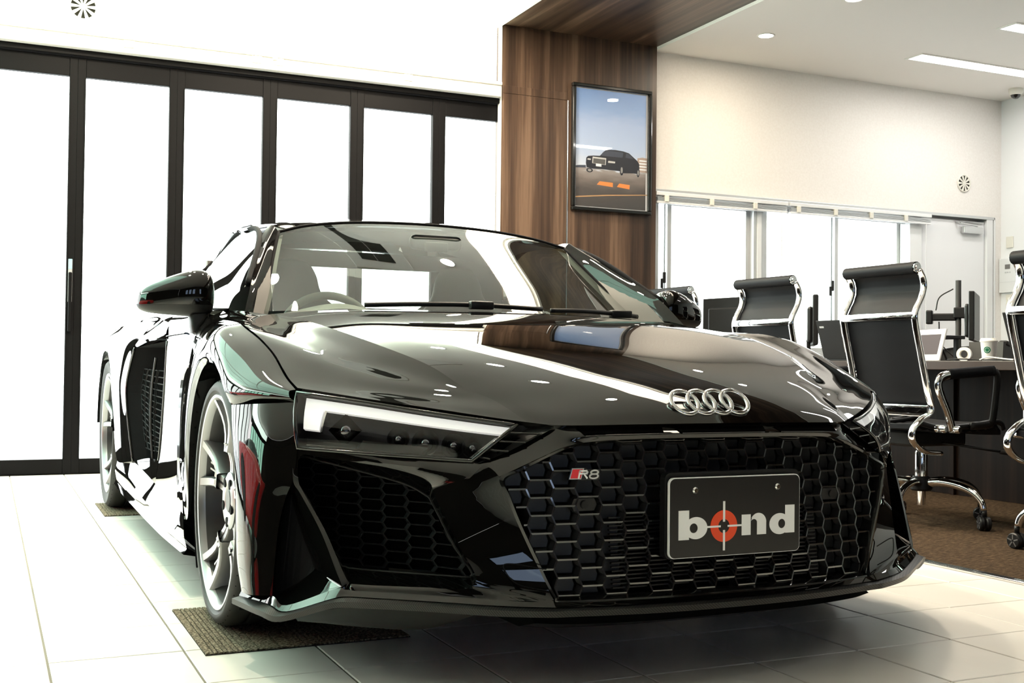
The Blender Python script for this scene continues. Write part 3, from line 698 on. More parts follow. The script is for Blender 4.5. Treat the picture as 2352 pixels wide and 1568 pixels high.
# ---- honeycomb grilles ------------------------------------------
def inside(poly, x, z):
    c = False; n = len(poly)
    for i in range(n):
        x1, z1 = poly[i]; x2, z2 = poly[i-1]
        if (z1 > z) != (z2 > z) and x < (x2-x1)*(z-z1)/(z2-z1)+x1: c = not c
    return c
def honey(poly, ysurf, pitch, hh, slant, t, depth, x0, x1, z0, z1, offx=0., offz=0., b=None):
    """bars of a flat-topped honeycomb clipped to a polygon in (x,z)"""
    b = b or bmesh.new(); segs = []
    flat = pitch-slant; ni = int((x1-x0)/pitch)+3; nj = int((z1-z0)/hh)+3
    for i in range(-1, ni):
        for j in range(-1, nj):
            cx = x0+offx+i*pitch; cz = z0+offz+j*hh+(hh/2 if i % 2 else 0); h = flat/2
            A = (cx-h, cz+hh/2); B = (cx+h, cz+hh/2); Cc = (cx+h+slant, cz); D = (cx+h, cz-hh/2)
            segs += [(A, B, 1), (B, Cc, 0), (D, Cc, 0)]
    for (p, q, horiz) in segs:
        n = 6; pts = [(p[0]+(q[0]-p[0])*k/n, p[1]+(q[1]-p[1])*k/n) for k in range(n+1)]
        ins = [inside(poly, *c) for c in pts]
        if not any(ins): continue
        ks = [k for k in range(n+1) if ins[k]]; a, c = pts[ks[0]], pts[ks[-1]]
        if ks[0] == ks[-1]: continue
        d = Vector((c[0]-a[0], c[1]-a[1])); L = d.length; d /= L; nx = Vector((-d.y, d.x))*t/2
        def pt(u, sgn, dep): return (u[0]+nx.x*sgn, ysurf(u[0]+nx.x*sgn, u[1])+dep, u[1]+nx.y*sgn)
        v = [b.verts.new(pt(u, sg, dp)) for u in (a, c) for sg in (-1, 1) for dp in (0, depth)]
        dd = .003
        for f in ((0, 2, 6, 4), (0, 4, 5, 1), (2, 3, 7, 6), (0, 1, 3, 2), (4, 6, 7, 5)): b.faces.new([v[i] for i in f])
    return b
gpoly = [(p[0], p[2]) for p in crc(full_loop(gout), 200)]
def gy(x, z):
    x = abs(x); return -.9045+.155*max(0, x-.03)**1.9-.15*(.5215-z)*(1-min(1, x/.6)*.35)+.004
mat('grille_gloss', (.014, .014, .015), .15, spec=.6, coat=1.0); P_(MAT['grille_gloss']).inputs['Coat IOR'].default_value = 1.9
mat('grille_back', (.005, .005, .006), .38);
gm = obj('grille_mesh', honey(gpoly, gy, .053, .0365, .0075, .0036, .030, -.53, .53, .195, .53, .0, .012), MAT['grille_gloss'], bp_)
def back_plate(poly, ysurf, off, n=26):
    b = bmesh.new(); vs = [b.verts.new((x, ysurf(x, z)+off, z)) for (x, z) in poly]; f = b.faces.new(vs)
    bmesh.ops.triangulate(b, faces=[f]); return b
# recessed cell plates behind the honeycomb (closed cells, open cooling slots in the middle)
b = bmesh.new(); pit, hh = .053, .0365
for i in range(-1, 23):
    for j in range(-1, 12):
        cx = -.53+i*pit; cz = .195+.012+j*hh+(hh/2 if i % 2 else 0)
        hx = pit/2-.0040; hz = hh/2-.0022
        if not inside(gpoly, cx, cz): continue
        if abs(cx) < .24 and cz < .36: continue
        P0 = [(cx-hx, cz-hz), (cx+hx, cz-hz), (cx+hx+.004, cz), (cx+hx, cz+hz), (cx-hx, cz+hz), (cx-hx-.004, cz)]
        P1 = [(cx+(x-cx)*.92, cz+(z-cz)*.80) for (x, z) in P0]
        A = [b.verts.new((x, gy(x, z)+.0295, z)) for (x, z) in P0]; B = [b.verts.new((x, gy(x, z)+.0275, z)) for (x, z) in P1]
        b.faces.new(B)
        for k in range(6): b.faces.new((A[k], A[(k+1) % 6], B[(k+1) % 6], B[k]))
obj('grille_plates', fixn(b), MAT['grille_back'], bp_)
rows = []
for z in [.20+.33*k/8 for k in range(9)]: rows.append([(x, gy(x, z)+.034, z) for x in [-.5+k*.05 for k in range(21)]])
b = bmesh.new(); grid(b, rows); obj('grille_backing', b, MAT['void_black'], bp_)
b = bmesh.new()
for k in range(18):
    z = .215+k*.0085; box(b, -.27, .27, gy(0, z)+.024, gy(0, z)+.032, z, z+.003)
obj('radiator_fins', b, MAT['satin_black'], bp_)
# parking sensors in the grille
for s in (-1, 1):
    q = obj('sensor_plate', fixn((lambda b: (prism(b, [(s*.327+dx, gy(.327, .391)+.004, .391+dz) for dx, dz in ((-.024, -.013), (.024, -.013), (.030, 0), (.024, .013), (-.024, .013), (-.030, 0))], (0, .02, 0)), b)[1])(bmesh.new())), MAT['grille_back'], bp_)
    b = bmesh.new(); lathe(b, [(0, -.003), (.0085, -.003), (.0095, .004)], 20, 'y', (s*.327, gy(.327, .391)+.003, .391)); obj('sensor', fixn(b), MAT['satin_black'], q, True, 30)
# intake meshes
def imesh(s):
    poly = [(p[0], p[2]) for p in crc(mesh_loop, 96)]
    W_ = [p for p in mesh_loop]
    def ys(x, z):
        x = abs(x); import bisect
        ws = [.54, .60, .65, .72, .785, .845]; gs = [-.795, -.705, -.648, -.575, -.502, -.43]
        x = min(max(x, ws[0]), ws[-1]-1e-6); k = bisect.bisect_right(ws, x)-1; t = (x-ws[k])/(ws[k+1]-ws[k])
        return gs[k]+(gs[k+1]-gs[k])*t-.30*(.45-z)*.62
    b = honey(poly, ys, .040, .0240, .0065, .0022, .016, .53, .86, .225, .49, .01, .004)
    if s < 0:
        for v in b.verts: v.co.x = -v.co.x
    b2 = bmesh.new(); vs = [b2.verts.new((s*x, ys(x, z)+.016, z)) for (x, z) in poly]; f = b2.faces.new(vs); bmesh.ops.triangulate(b2, faces=[f])
    return fixn(b), b2
for s in (-1, 1):
    b1, b2 = imesh(s); obj('intake_mesh', b1, MAT['mesh_black'], bp_); obj('intake_backing', b2, MAT['void_black'], bp_)
    # thin frame round the mesh
    b = bmesh.new(); tube(b, crc(side(mesh_loop, s), 96), .0022, 6, closed=True); obj('intake_trim', b, MAT['satin_black'], bp_, True)

# ---- splitter ----------------------------------------------------
lip_t = [(0, -.975, .189), (.2, -.967, .189), (.39, -.940, .190), (.43, -.935, .192), (.525, -.897, .195), (.635, -.815, .196), (.74, -.728, .195), (.782, -.690, .193), (.812, -.668, .184), (.880, -.572, .146), (.905, -.515, .153), (.940, -.390, .151)]
lip_f = [(0, -1.003, .186), (.2, -.995, .186), (.39, -.967, .187), (.437, -.960, .188), (.535, -.918, .190), (.645, -.835, .191), (.75, -.748, .189), (.797, -.706, .186), (.826, -.682, .178), (.895, -.585, .140), (.925, -.520, .143), (.958, -.385, .146)]
lip_b = [(x*.999, y+.004, z-.013) for (x, y, z) in lip_f]
lip_u = [(x*.94, y+.09, z-.014) for (x, y, z) in lip_f]
def splitter():
    b = bmesh.new()
    def F(h): return [(-x, y, z) for (x, y, z) in h[:0:-1]]+h
    for A in ((lip_t, lip_f), (lip_f, lip_b), (lip_b, lip_u)): loft([F(A[0]), F(A[1])], 133, 2, b)
    return fixn(b)
obj('splitter', splitter(), MAT['carbon'], bp_, True, 30)
# winglets under the splitter ends and the air dam in the middle
def winglet(s):
    a = [(.868, -.610, .140), (.80, -.670, .165), (.70, -.735, .172), (.60, -.80, .168), (.545, -.83, .165)]
    c = [(.845, -.53, .118), (.78, -.575, .112), (.69, -.62, .105), (.61, -.68, .108), (.56, -.75, .14)]
    b = bmesh.new(); loft([side(a, s), side([((p[0]+q[0])/2, (p[1]+q[1])/2-.01, (p[2]+q[2])/2) for p, q in zip(a, c)], s), side(c, s), side([(p[0], p[1]+.12, p[2]+.02) for p in c], s)], 25, 10, b); return b
both('winglet', winglet, MAT['carbon'], parent=bp_)
def airdam():
    h0 = [(0, -.90, .176), (.2, -.895, .176), (.36, -.875, .177), (.44, -.85, .178)]; h1 = [(0, -.87, .124), (.2, -.865, .124), (.36, -.845, .126), (.44, -.82, .13)]
    F = lambda h: mir(h[:0:-1])+h
    b = bmesh.new(); loft([F(h0), F(h1), [(x, .2, .115) for (x, y, z) in F(h1)]], 41, 5, b); return fixn(b)
obj('air_dam', airdam(), MAT['satin_black'], bp_, False)
# dark underbody and wheel housings
b = bmesh.new(); box(b, -.62, .62, -.55, 3.3, .12, .15); box(b, -.88, .88, .45, 2.2, .11, .16); obj('underbody', b, MAT['matte_black'], car)
for s in (-1, 1):
    for (yc, zc, r, w0, w1) in ((0, .315, .374, .60, .925), (2.65, .345, .392, .60, .94)):
        b = bmesh.new(); rows = []
        for k in range(25):
            a = R(-35+(250 if yc == 0 else 185)*k/24); rows.append([(s*w, yc-r*math.cos(a), zc+r*math.sin(a)) for w in (w0, w1)])
        grid(b, rows); box(b, min(s*.58, s*.60), max(s*.58, s*.60), yc-.37, yc+.37, .12, zc+.34); obj('wheel_housing', fixn(b), MAT['matte_black'], car)
# ---- doors ------------------------------------------------------
D_ = [
 [(.800, .607, .846), (.806, .85, .860), (.804, 1.12, .878), (.795, 1.36, .897)],
 [(.838, .607, .842), (.846, .85, .847), (.846, 1.12, .854), (.842, 1.33, .864)],
 [(.862, .607, .816), (.870, .85, .816), (.871, 1.10, .819), (.870, 1.29, .824)],
 [(.888, .607, .765), (.887, .82, .762), (.886, 1.05, .760), (.886, 1.24, .758)],
 [(.912, .607, .60), (.896, .82, .59), (.889, 1.05, .58), (.888, 1.285, .57)],
 [(.924, .607, .40), (.902, .82, .385), (.893, 1.05, .37), (.890, 1.34, .36)],
 [(.918, .607, .215), (.904, .85, .215), (.898, 1.10, .22), (.896, 1.42, .228)],
]
def door(s):
    b = bmesh.new(); loft([side(q, s) for q in D_], 33, 37, b); return b
doors = both('door', door, PA)
for dr, s in zip(doors, (-1, 1)):
    b = bmesh.new(); tube(b, cr(side([(.888, .80, .776), (.888, .95, .776), (.888, 1.10, .775), (.887, 1.22, .774)], s), 20), .007, 6, flat=(1, .5)); obj('door_handle', b, MAT['gloss_black'], dr)
# narrow dark slot behind the front wheel arch
for s in (-1, 1):
    P = side([(.947, .300, .678), (.946, .41, .635), (.944, .475, .53), (.943, .485, .39), (.936, .47, .30)], s)
    b = bmesh.new(); rows = [cr(P, 16), cr([(x+s*.004, y+.022, z) for (x, y, z) in P], 16)]; grid(b, [[Vector((p.x+s*.006, p.y, p.z)) for p in r] for r in rows]); obj('wing_slot', fixn(b), MAT['gloss_black'], car)

# ---- rear quarters ------------------------------------------------
RA = .387
def rp(a, w): return (w, 2.65-RA*math.cos(R(a)), .345+RA*math.sin(R(a)))
Q_ = [
 [(.862, 1.72, .846), (.930, 1.86, .738), (.950, 1.93, .60), (.948, 1.91, .47), (.930, 1.84, .275)],
 [(.895, 2.02, .848), (.945, 2.06, .75), (.963, 2.09, .62), (.965, 2.11, .50), (.955, 2.18, .255)],
 [(.912, 2.25, .846), (.952, 2.26, .765), (.967, 2.28, .68), (.970, 2.285, .59), rp(20, .968)],
 [(.920, 2.45, .840), (.954, 2.45, .785), (.969, 2.455, .74), (.972, 2.457, .71), rp(60, .970)],
 [(.922, 2.65, .832), (.954, 2.65, .80), (.969, 2.65, .775), (.972, 2.65, .755), rp(90, .970)],
 [(.915, 2.85, .828), (.950, 2.85, .78), (.967, 2.845, .74), (.97, 2.845, .71), rp(120, .968)],
 [(.895, 3.05, .825), (.935, 3.04, .76), (.953, 3.03, .68), (.957, 3.02, .60), rp(160, .955)],
 [(.850, 3.25, .82), (.895, 3.25, .73), (.908, 3.25, .62), (.908, 3.25, .5), (.895, 3.20, .28)],
 [(.770, 3.38, .815), (.812, 3.40, .72), (.825, 3.41, .6), (.825, 3.41, .48), (.81, 3.36, .30)],
 [(.50, 3.43, .82), (.50, 3.45, .72), (.50, 3.46, .6), (.50, 3.46, .48), (.50, 3.40, .30)],
 [(.0, 3.44, .82), (.0, 3.46, .72), (.0, 3.47, .6), (.0, 3.47, .48), (.0, 3.41, .30)]]
def quarter(s):
    b = bmesh.new(); cols = [side(c, s) for c in Q_]
    loft([[c[i] for c in cols] for i in range(5)], 101, 33, b)
    low = [rp(a, .969) for a in range(5, 176, 10)]; low = side(low, s)
    loft([low, [(x*.96, y, z) for (x, y, z) in low]], 40, 2, b); return b
both('rear_quarter', quarter, PA)
# shoulder strip linking door top and rear crest to the greenhouse
S0 = [(.795, 1.36, .897), (.790, 1.6, .914), (.780, 1.85, .925), (.765, 2.1, .925), (.74, 2.4, .915), (.70, 2.8, .89), (.62, 3.2, .86), (.50, 3.43, .823)]
S1 = [(.842, 1.33, .864), (.846, 1.6, .866), (.862, 1.85, .868), (.872, 2.1, .868), (.876, 2.4, .862), (.86, 2.8, .85), (.76, 3.25, .835), (.62, 3.42, .82)]
S2 = [(.870, 1.29, .824), (.866, 1.52, .842), (.874, 1.80, .847), (.898, 2.06, .849), (.917, 2.40, .843), (.915, 2.85, .829), (.850, 3.25, .821), (.70, 3.405, .816)]
def shoulder(s):
    b = bmesh.new(); loft([side(q, s) for q in (S0, S1, S2)], 57, 9, b); return b
both('shoulder', shoulder, PA)
# side air intake (blade): recess, mesh, bright-lipped blade
I_f = [(.886, 1.24, .758), (.888, 1.285, .572), (.890, 1.34, .40), (.891, 1.375, .32)]
I_r = [(.928, 1.86, .738), (.948, 1.93, .60), (.946, 1.91, .47), (.929, 1.84, .275)]
def blade_recess(s):
    b = bmesh.new()
    d0 = [(x-.10, y+.20, z) for (x, y, z) in I_f]; d1 = [(x-.15, y-.10, z) for (x, y, z) in I_r]
    loft([side(I_f, s), side(d0, s)], 12, 4, b); loft([side(I_r, s), side(d1, s)], 12, 4, b); loft([side(d0, s), side(d1, s)], 12, 3, b)
    for k in (0, -1):
        vs = [b.verts.new(side([p], s)[0]) for p in (I_f[k], d0[k], d1[k], I_r[k])]; b.faces.new(vs)
    return b
both('side_intake', blade_recess, MAT['matte_black'], False)
for s in (-1, 1):
    b = bmesh.new()
    def iy(u, v): # u 0..1 front to rear, v 0..1 bottom to top on the mesh plane
        f = cr(I_f[::-1], 21)[min(20, int(v*20))]; r = cr(I_r[::-1], 21)[min(20, int(v*20))]
        p = Vector(f).lerp(Vector(r), u); bow = .050*math.sin(math.pi*u)*(1 if abs(u-.5) > .02 else .9)
        return Vector((s*(p.x-.050+.02*(1-abs(2*u-1))), p.y, p.z))
    nr, nc = 17, 5
    for i in range(nc):
        for j in range(nr):
            u = .10+.8*(i+.5)/nc; v = .13+.72*(j+(.5 if i % 2 else 0))/nr
            du, dv = .8/nc*.5, .72/nr*.5
            loop = [iy(u+a*du, max(0, min(1, v+c*dv))) for a, c in ((-.62, -1), (.62, -1), (1.0, 0), (.62, 1), (-.62, 1), (-1.0, 0))]
            tube(b, loop, .0022, 4, closed=True)
    obj('side_intake_mesh', b, MAT['mesh_black'], car)
    b = bmesh.new(); tube(b, [iy(.5, v/10) for v in range(0, 10)], .006, 6); obj('side_intake_rib', b, MAT['satin_black'], car)
    b = bmesh.new(); tube(b, cr(side(I_r, s), 24), .005, 8); obj('blade_edge', b, MAT['gloss_black'], car, True)
    b = bmesh.new(); tube(b, cr(side(I_f, s), 24), .004, 8); obj('intake_edge', b, MAT['gloss_black'], car, True)
    # panel above the intake and body colour filler between door rear and shoulder
    A = [(.870, 1.29, .824), (.866, 1.52, .842), (.862, 1.72, .846)]; B = [(.886, 1.24, .760), (.905, 1.56, .765), (.928, 1.86, .740)]
    b = bmesh.new(); loft([side(A, s), side([((p[0]+q[0])/2+.008, (p[1]+q[1])/2, (p[2]+q[2])/2) for p, q in zip(A, B)], s), side(B, s), side([(x-.05, y, z+.005) for x, y, z in B], s)], 17, 8, b); obj('intake_brow', fixn(b), PA, car, True, 40)
# ---- side skirts ---------------------------------------------------
K_ = [
 [(.918, .607, .217), (.904, .85, .217), (.898, 1.10, .222), (.896, 1.42, .230), (.906, 1.6, .25), (.928, 1.84, .277), (.955, 2.18, .257)],
 [(.938, .45, .170), (.934, .85, .160), (.932, 1.1, .160), (.932, 1.45, .168), (.938, 1.7, .185), (.950, 1.95, .20), (.960, 2.22, .21)],
 [(.934, .42, .138), (.930, .85, .128), (.928, 1.1, .127), (.928, 1.45, .13), (.932, 1.75, .14), (.942, 2.0, .155), (.952, 2.24, .175)],
 [(.946, .40, .124), (.943, .85, .112), (.942, 1.1, .110), (.942, 1.45, .112), (.944, 1.75, .118), (.950, 2.0, .128), (.958, 2.27, .150)],
 [(.88, .42, .108), (.88, .85, .098), (.88, 1.1, .096), (.88, 1.45, .098), (.88, 1.75, .105), (.88, 2.0, .115), (.89, 2.27, .138)]]
def skirt(s):
    b = bmesh.new()
    for i in range(len(K_)-1): loft([side(K_[i], s), side(K_[i+1], s)], 49, 4, b)
    return b
both('side_skirt', skirt, PA, angle=30)
# lower fin joining the door to the blade, with its diagonal top face
def fin(s):
    a = [(.896, 1.42, .230), (.906, 1.6, .25), (.928, 1.84, .277)]; c = [(.891, 1.375, .32), (.902, 1.60, .31), (.929, 1.84, .279)]
    b = bmesh.new(); loft([side(a, s), side(c, s)], 13, 4, b); return b
both('intake_floor', fin, PA)

# ---- roof, pillars, glass ------------------------------------------
RC = [(0, 1.005, 1.206), (0, 1.15, 1.234), (0, 1.3, 1.251), (0, 1.5, 1.256), (0, 1.75, 1.240), (0, 2.0, 1.196)]
RE = [(.572, .985, 1.163), (.598, 1.15, 1.178), (.606, 1.3, 1.182), (.606, 1.5, 1.178), (.596, 1.75, 1.155), (.575, 2.0, 1.108)]
WS_T = [(0, 1.005, 1.206), (.26, 1.0, 1.197), (.44, .975, 1.173), (.558, .94, 1.14)]
def roof():
    rows = []
    for k, (c, e) in enumerate(zip(RC, RE)):
        h = [c, (e[0]*.35, c[1]*.9+e[1]*.1, c[2]-.10*(c[2]-e[2])), (e[0]*.70, c[1]*.6+e[1]*.4, c[2]-.42*(c[2]-e[2])), (e[0]*.93, c[1]*.2+e[1]*.8, c[2]-.82*(c[2]-e[2])), e]
        if k == 0: h = [WS_T[0], WS_T[1], WS_T[2], (.535, .962, 1.152), e]
        rows.append(mir(h[:0:-1])+h)
    b = bmesh.new(); loft(rows, 81, 33, b)
    lipr = [[(x, y, z) for (x, y, z) in rows[0]], [(x, y+.012, z-.012) for (x, y, z) in rows[0]]]; loft(lipr, 81, 2, b)
    return fixn(b)
obj('roof', roof(), PA, car, True, 40)
G_e = [(.690, .585, .845), (.648, .69, .93), (.602, .825, 1.04), (.558, .94, 1.14)]
P_o = [(.776, .425, .832), (.735, .533, .929), (.680, .712, 1.029), (.640, .847, 1.102), (.590, .965, 1.162)]
def apillar(s):
    gi = cr(G_e, 17); po = cr(P_o, 17)
    mid = [(p+q)/2+Vector((.004, -.012, .010)) for p, q in zip(gi, po)]
    inn = [q+Vector((-.012, .03, -.012)) for q in po]
    b = bmesh.new(); loft([side([tuple(v) for v in c], s) for c in (gi, mid, po)], 33, 9, b); loft([side([tuple(v) for v in c], s) for c in (po, inn)], 33, 2, b)
    cap = [(.558, .94, 1.14), (.575, .955, 1.152), (.590, .965, 1.162), (.585, .985, 1.165), (.572, .985, 1.163), (.535, .962, 1.152)]
    f = b.faces.new([b.verts.new(p) for p in side(cap, s)]); return b
both('windscreen_pillar', apillar, PA)
WSR = [
 [(0, .335, .850), (.3, .375, .850), (.55, .48, .848), (.690, .585, .845)],
 [(0, .555, .980), (.29, .575, .973), (.51, .632, .953), (.648, .69, .93)],
 [(0, .78, 1.100), (.27, .79, 1.092), (.47, .81, 1.068), (.602, .825, 1.04)],
 WS_T]
b = bmesh.new(); loft([mir(r[:0:-1])+r for r in WSR], 49, 25, b); fixn(b)
ws = obj('windscreen', b, MAT['windscreen_glass'], car, True)
b = bmesh.new()
per = cr(mir(G_e)[::1], 14)+cr(mir(WS_T[:0:-1])+WS_T, 25)+cr(G_e[::-1], 14)
tube(b, per, .0055, 6); obj('seal', b, MAT['matte_black'], ws, True)
# cowl panel between bonnet and windscreen
CW = [[(0, .29, .845), (.26, .31, .843), (.52, .35, .838), (.705, .365, .822), (.78, .40, .815)], [(0, .345, .838), (.3, .385, .838), (.55, .49, .836), (.70, .59, .832), (.785, .60, .83)]]
b = bmesh.new(); loft([mir(r[:0:-1])+r for r in CW], 41, 4, b); obj('cowl', fixn(b), MAT['satin_black'], car)
# filler between bonnet rear corner, wing and pillar base
def corner(s):
    a = [(.866, .33, .806), (.864, .46, .811), (.856, .60, .820)]; c = [(.79, .36, .812), (.79, .46, .828), (.80, .60, .846)]
    d = [(.70, .375, .824), (.765, .44, .836), (.79, .60, .846)]
    b = bmesh.new(); loft([side(a, s), side(c, s), side(d, s)], 13, 9, b); return b
both('wing_corner', corner, PA)
# side windows
B_l = [(.800, .56, .846), (.806, .9, .862), (.802, 1.2, .884), (.792, 1.42, .902), (.782, 1.66, .918)]
T_l = [(.745, .535, .925), (.642, .86, 1.105), (.605, 1.15, 1.172), (.610, 1.42, 1.172), (.640, 1.72, 1.08)]
def sidewin(s):
    b = bmesh.new(); m_ = [tuple((p[i]+q[i])/2+(.012 if i == 0 else 0) for i in range(3)) for p, q in zip(B_l, T_l)]
    loft([side(B_l, s), side(m_, s), side(T_l, s)], 41, 13, b); return b
for o, s in zip(both('side_window', sidewin, MAT['side_glass'], parent=car), (-1, 1)):
    b = bmesh.new(); tube(b, cr(side(T_l, s), 40), .010, 6); tube(b, cr(side(B_l, s), 30), .005, 6); obj('seal', b, MAT['matte_black'], o, True)
    b = bmesh.new(); tube(b, [side([p], s)[0] for p in [(.782, 1.66, .918), (.735, 1.70, .99), (.640, 1.72, 1.08)]], .02, 8, flat=(.4, 1)); obj('window_post', b, MAT['matte_black'], o, True)
# sail panel behind the side window up to the roof edge
def sail(s):
    top = [(.598, 1.15, 1.178), (.606, 1.3, 1.182), (.606, 1.5, 1.178), (.596, 1.75, 1.155), (.575, 2.0, 1.108), (.565, 2.35, 1.03), (.56, 2.8, .935), (.55, 3.2, .87)]
    low = [(.605, 1.15, 1.170), (.612, 1.30, 1.172), (.614, 1.46, 1.166), (.646, 1.73, 1.075), (.72, 1.88, .975), (.765, 2.1, .925), (.70, 2.8, .89), (.62, 3.2, .86)]
    b = bmesh.new(); m_ = [tuple((p[i]+q[i])/2+((.012, 0, .010)[i]) for i in range(3)) for p, q in zip(top, low)]
    loft([side(top, s), side(m_, s), side(low, s)], 57, 9, b)
    loft([side([(.646, 1.73, 1.075), (.72, 1.88, .975), (.765, 2.1, .925)], s), side([(.782, 1.66, .918), (.785, 1.75, .92), (.778, 1.86, .925)], s)], 9, 4, b); return b
both('sail_panel', sail, PA, angle=40)
b = bmesh.new()
RG = [[(0, 2.0, 1.196), (.3, 2.0, 1.165), (.575, 2.0, 1.108)], [(0, 2.4, 1.085), (.3, 2.4, 1.065), (.563, 2.4, 1.018)], [(0, 2.8, .975), (.3, 2.8, .965), (.56, 2.8, .935)]]
loft([mir(r[:0:-1])+r for r in RG], 25, 17, b); obj('engine_window', fixn(b), MAT['lamp_glass'], car, True)
DK = [RG[2], [(0, 3.1, .915), (.3, 3.1, .91), (.552, 3.1, .885)], [(0, 3.43, .825), (.3, 3.43, .825), (.55, 3.43, .823)]]
b = bmesh.new(); loft([mir(r[:0:-1])+r for r in DK], 25, 11, b); obj('rear_deck', fixn(b), PA, car, True)

# ---- cabin -----------------------------------------------------------
cab = empty('cabin'); cab.parent = car
b = bmesh.new(); loft([[(-.69, .62, .835), (-.35, .50, .845), (0, .45, .845), (.35, .50, .845), (.69, .62, .835)], [(-.70, .80, .835), (-.35, .78, .855), (0, .74, .85), (.35, .78, .855), (.70, .80, .835)], [(-.70, .92, .79), (-.35, .93, .815), (0, .93, .80), (.35, .93, .815), (.70, .92, .79)], [(-.70, .93, .5), (-.35, .96, .5), (0, .96, .45), (.35, .96, .5), (.70, .93, .5)]], 33, 17, b)
obj('dashboard', fixn(b), MAT['interior_grey'], cab, True)
b = bmesh.new(); loft([[(-.58, .80, .845), (-.36, .76, .87), (-.14, .80, .845)], [(-.56, .90, .85), (-.36, .88, .893), (-.16, .90, .85)], [(-.56, .94, .82), (-.36, .95, .84), (-.16, .94, .82)]], 17, 9, b); obj('instrument_hood', fixn(b), MAT['interior_grey'], cab, True)
b = bmesh.new()
cx_, cy_, cz_ = -.36, .98, .765; tl = R(24)
ringp = [(cx_+.178*math.cos(a), cy_-.178*math.sin(a)*math.sin(tl)*1.0, cz_+.178*math.sin(a)*math.cos(tl)) for a in [2*math.pi*k/48 for k in range(48)]]
ringp = [(x, cy_-(z-cz_)*math.tan(tl)*-.45, z) for (x, y, z) in ringp]
tube(b, ringp, .015, 10, closed=True); obj('steering_wheel', b, MAT['interior_grey'], cab, True)
b = bmesh.new(); lathe(b, [(0, -.02), (.06, -.015), (.07, .02)], 20, 'y', (cx_, cy_, cz_)); box(b, cx_-.17, cx_+.17, cy_, cy_+.015, cz_-.015, cz_+.02); obj('steering_hub', fixn(b), MAT['interior_dark'], cab)
def seat(x):
    e = empty('seat', (x, 1.42, 0)); e.parent = cab
    secs = []
    for (z, hw, y, t) in ((.40, .25, -.10, .06), (.55, .265, -.02, .06), (.72, .26, .06, .055), (.86, .215, .10, .05), (.96, .125, .125, .045), (1.04, .10, .14, .04), (1.09, .07, .145, .03), (1.105, .03, .146, .012)):
        secs.append([(hw*math.copysign(abs(math.cos(a))**.7, math.cos(a)), y+t*math.copysign(abs(math.sin(a))**.8, math.sin(a))-(.05*(abs(math.cos(a))**4) if z < .9 else 0), z) for a in [2*math.pi*k/28 for k in range(28)]])
    b = bmesh.new(); cols = [cr([s_[j] for s_ in secs], 33) for j in range(28)]; grid(b, [[c[i] for c in cols] for i in range(33)], closed_u=True); obj('seat_back', fixn(b), MAT['interior_dark'], e, True)
    b = bmesh.new(); lathe(b, [(0, 0)], 3); b.free(); obj('seat_cushion', boxm(-.26, .26, -.50, -.02, .28, .42, .05, 4), MAT['interior_dark'], e, True)
seat(-.36); seat(.36)
# rear bulkhead with its window
b = bmesh.new(); y0, y1 = 1.76, 1.80
box(b, -.70, .70, y0, y1, .2, .925); box(b, -.66, -.44, y0, y1, .925, 1.10); box(b, .44, .66, y0, y1, .925, 1.10); box(b, -.60, .60, y0, y1, 1.098, 1.165)
obj('bulkhead', b, MAT['headliner'], cab)
obj('bulkhead_window', boxm(-.44, .44, 1.775, 1.779, .92, 1.10), MAT['lamp_glass'], cab)
b = bmesh.new()
rows = []
for k, (c, e) in enumerate(zip(RC[:5], RE[:5])):
    h = [(0, c[1]+.01, c[2]-.03), (e[0]*.5, c[1], c[2]-.032-.2*(c[2]-e[2])), (e[0]*.96, e[1], e[2]-.022)]; rows.append(mir(h[:0:-1])+h)
loft(rows, 21, 13, b); obj('headliner', fixn(b), MAT['headliner'], cab, True)
for s in (-1, 1):
    b = bmesh.new(); loft([side([(.755, .60, .82), (.765, .9, .84), (.76, 1.2, .86), (.75, 1.7, .89)], s), side([(.72, .62, .78), (.73, .9, .79), (.73, 1.2, .80), (.72, 1.7, .82)], s), side([(.72, .62, .3), (.73, .9, .3), (.73, 1.2, .3), (.72, 1.7, .3)], s)], 15, 9, b); obj('door_trim', fixn(b), MAT['interior_grey'], cab, True)
    gi = [(x*.965, y+.02, z-.008) for (x, y, z) in G_e]; po = [(x*.955, y+.05, z-.005) for (x, y, z) in P_o[:1]+P_o[1:4]]
    b = bmesh.new(); loft([side(gi, s), side(po, s)], 15, 3, b); obj('pillar_trim', fixn(b), MAT['headliner'], cab, True)
b = bmesh.new(); box(b, -.70, .70, .5, 1.8, .18, .22); obj('cabin_floor', b, MAT['matte_black'], cab)
b = boxm(-.10, .10, .86, .885, 1.098, 1.15, .02, 3); obj('rear_view_mirror', b, MAT['interior_dark'], cab, True)
b = boxm(-.05, .04, .845, .86, 1.09, 1.125, .005); obj('sensor_housing', b, MAT['interior_dark'], cab, True)
# ---- wipers -----------------------------------------------------------
for (x0, pts) in ((-.05, [(-.41, .405, .866), (-.25, .372, .872), (-.05, .345, .874), (.18, .352, .868)]), (.55, [(.22, .372, .866), (.36, .40, .869), (.52, .45, .866), (.64, .52, .862)])):
    wp = obj('wiper', (lambda b: (tube(b, cr(pts, 24), .0085, 6, flat=(.6, 1)), b)[1])(bmesh.new()), MAT['satin_black'], car, True)
    k = pts[2]; obj('wiper_pivot', boxm(k[0]-.035, k[0]+.045, k[1]-.024, k[1]+.006, k[2]-.014, k[2]+.012, .005), MAT['satin_black'], wp, True)

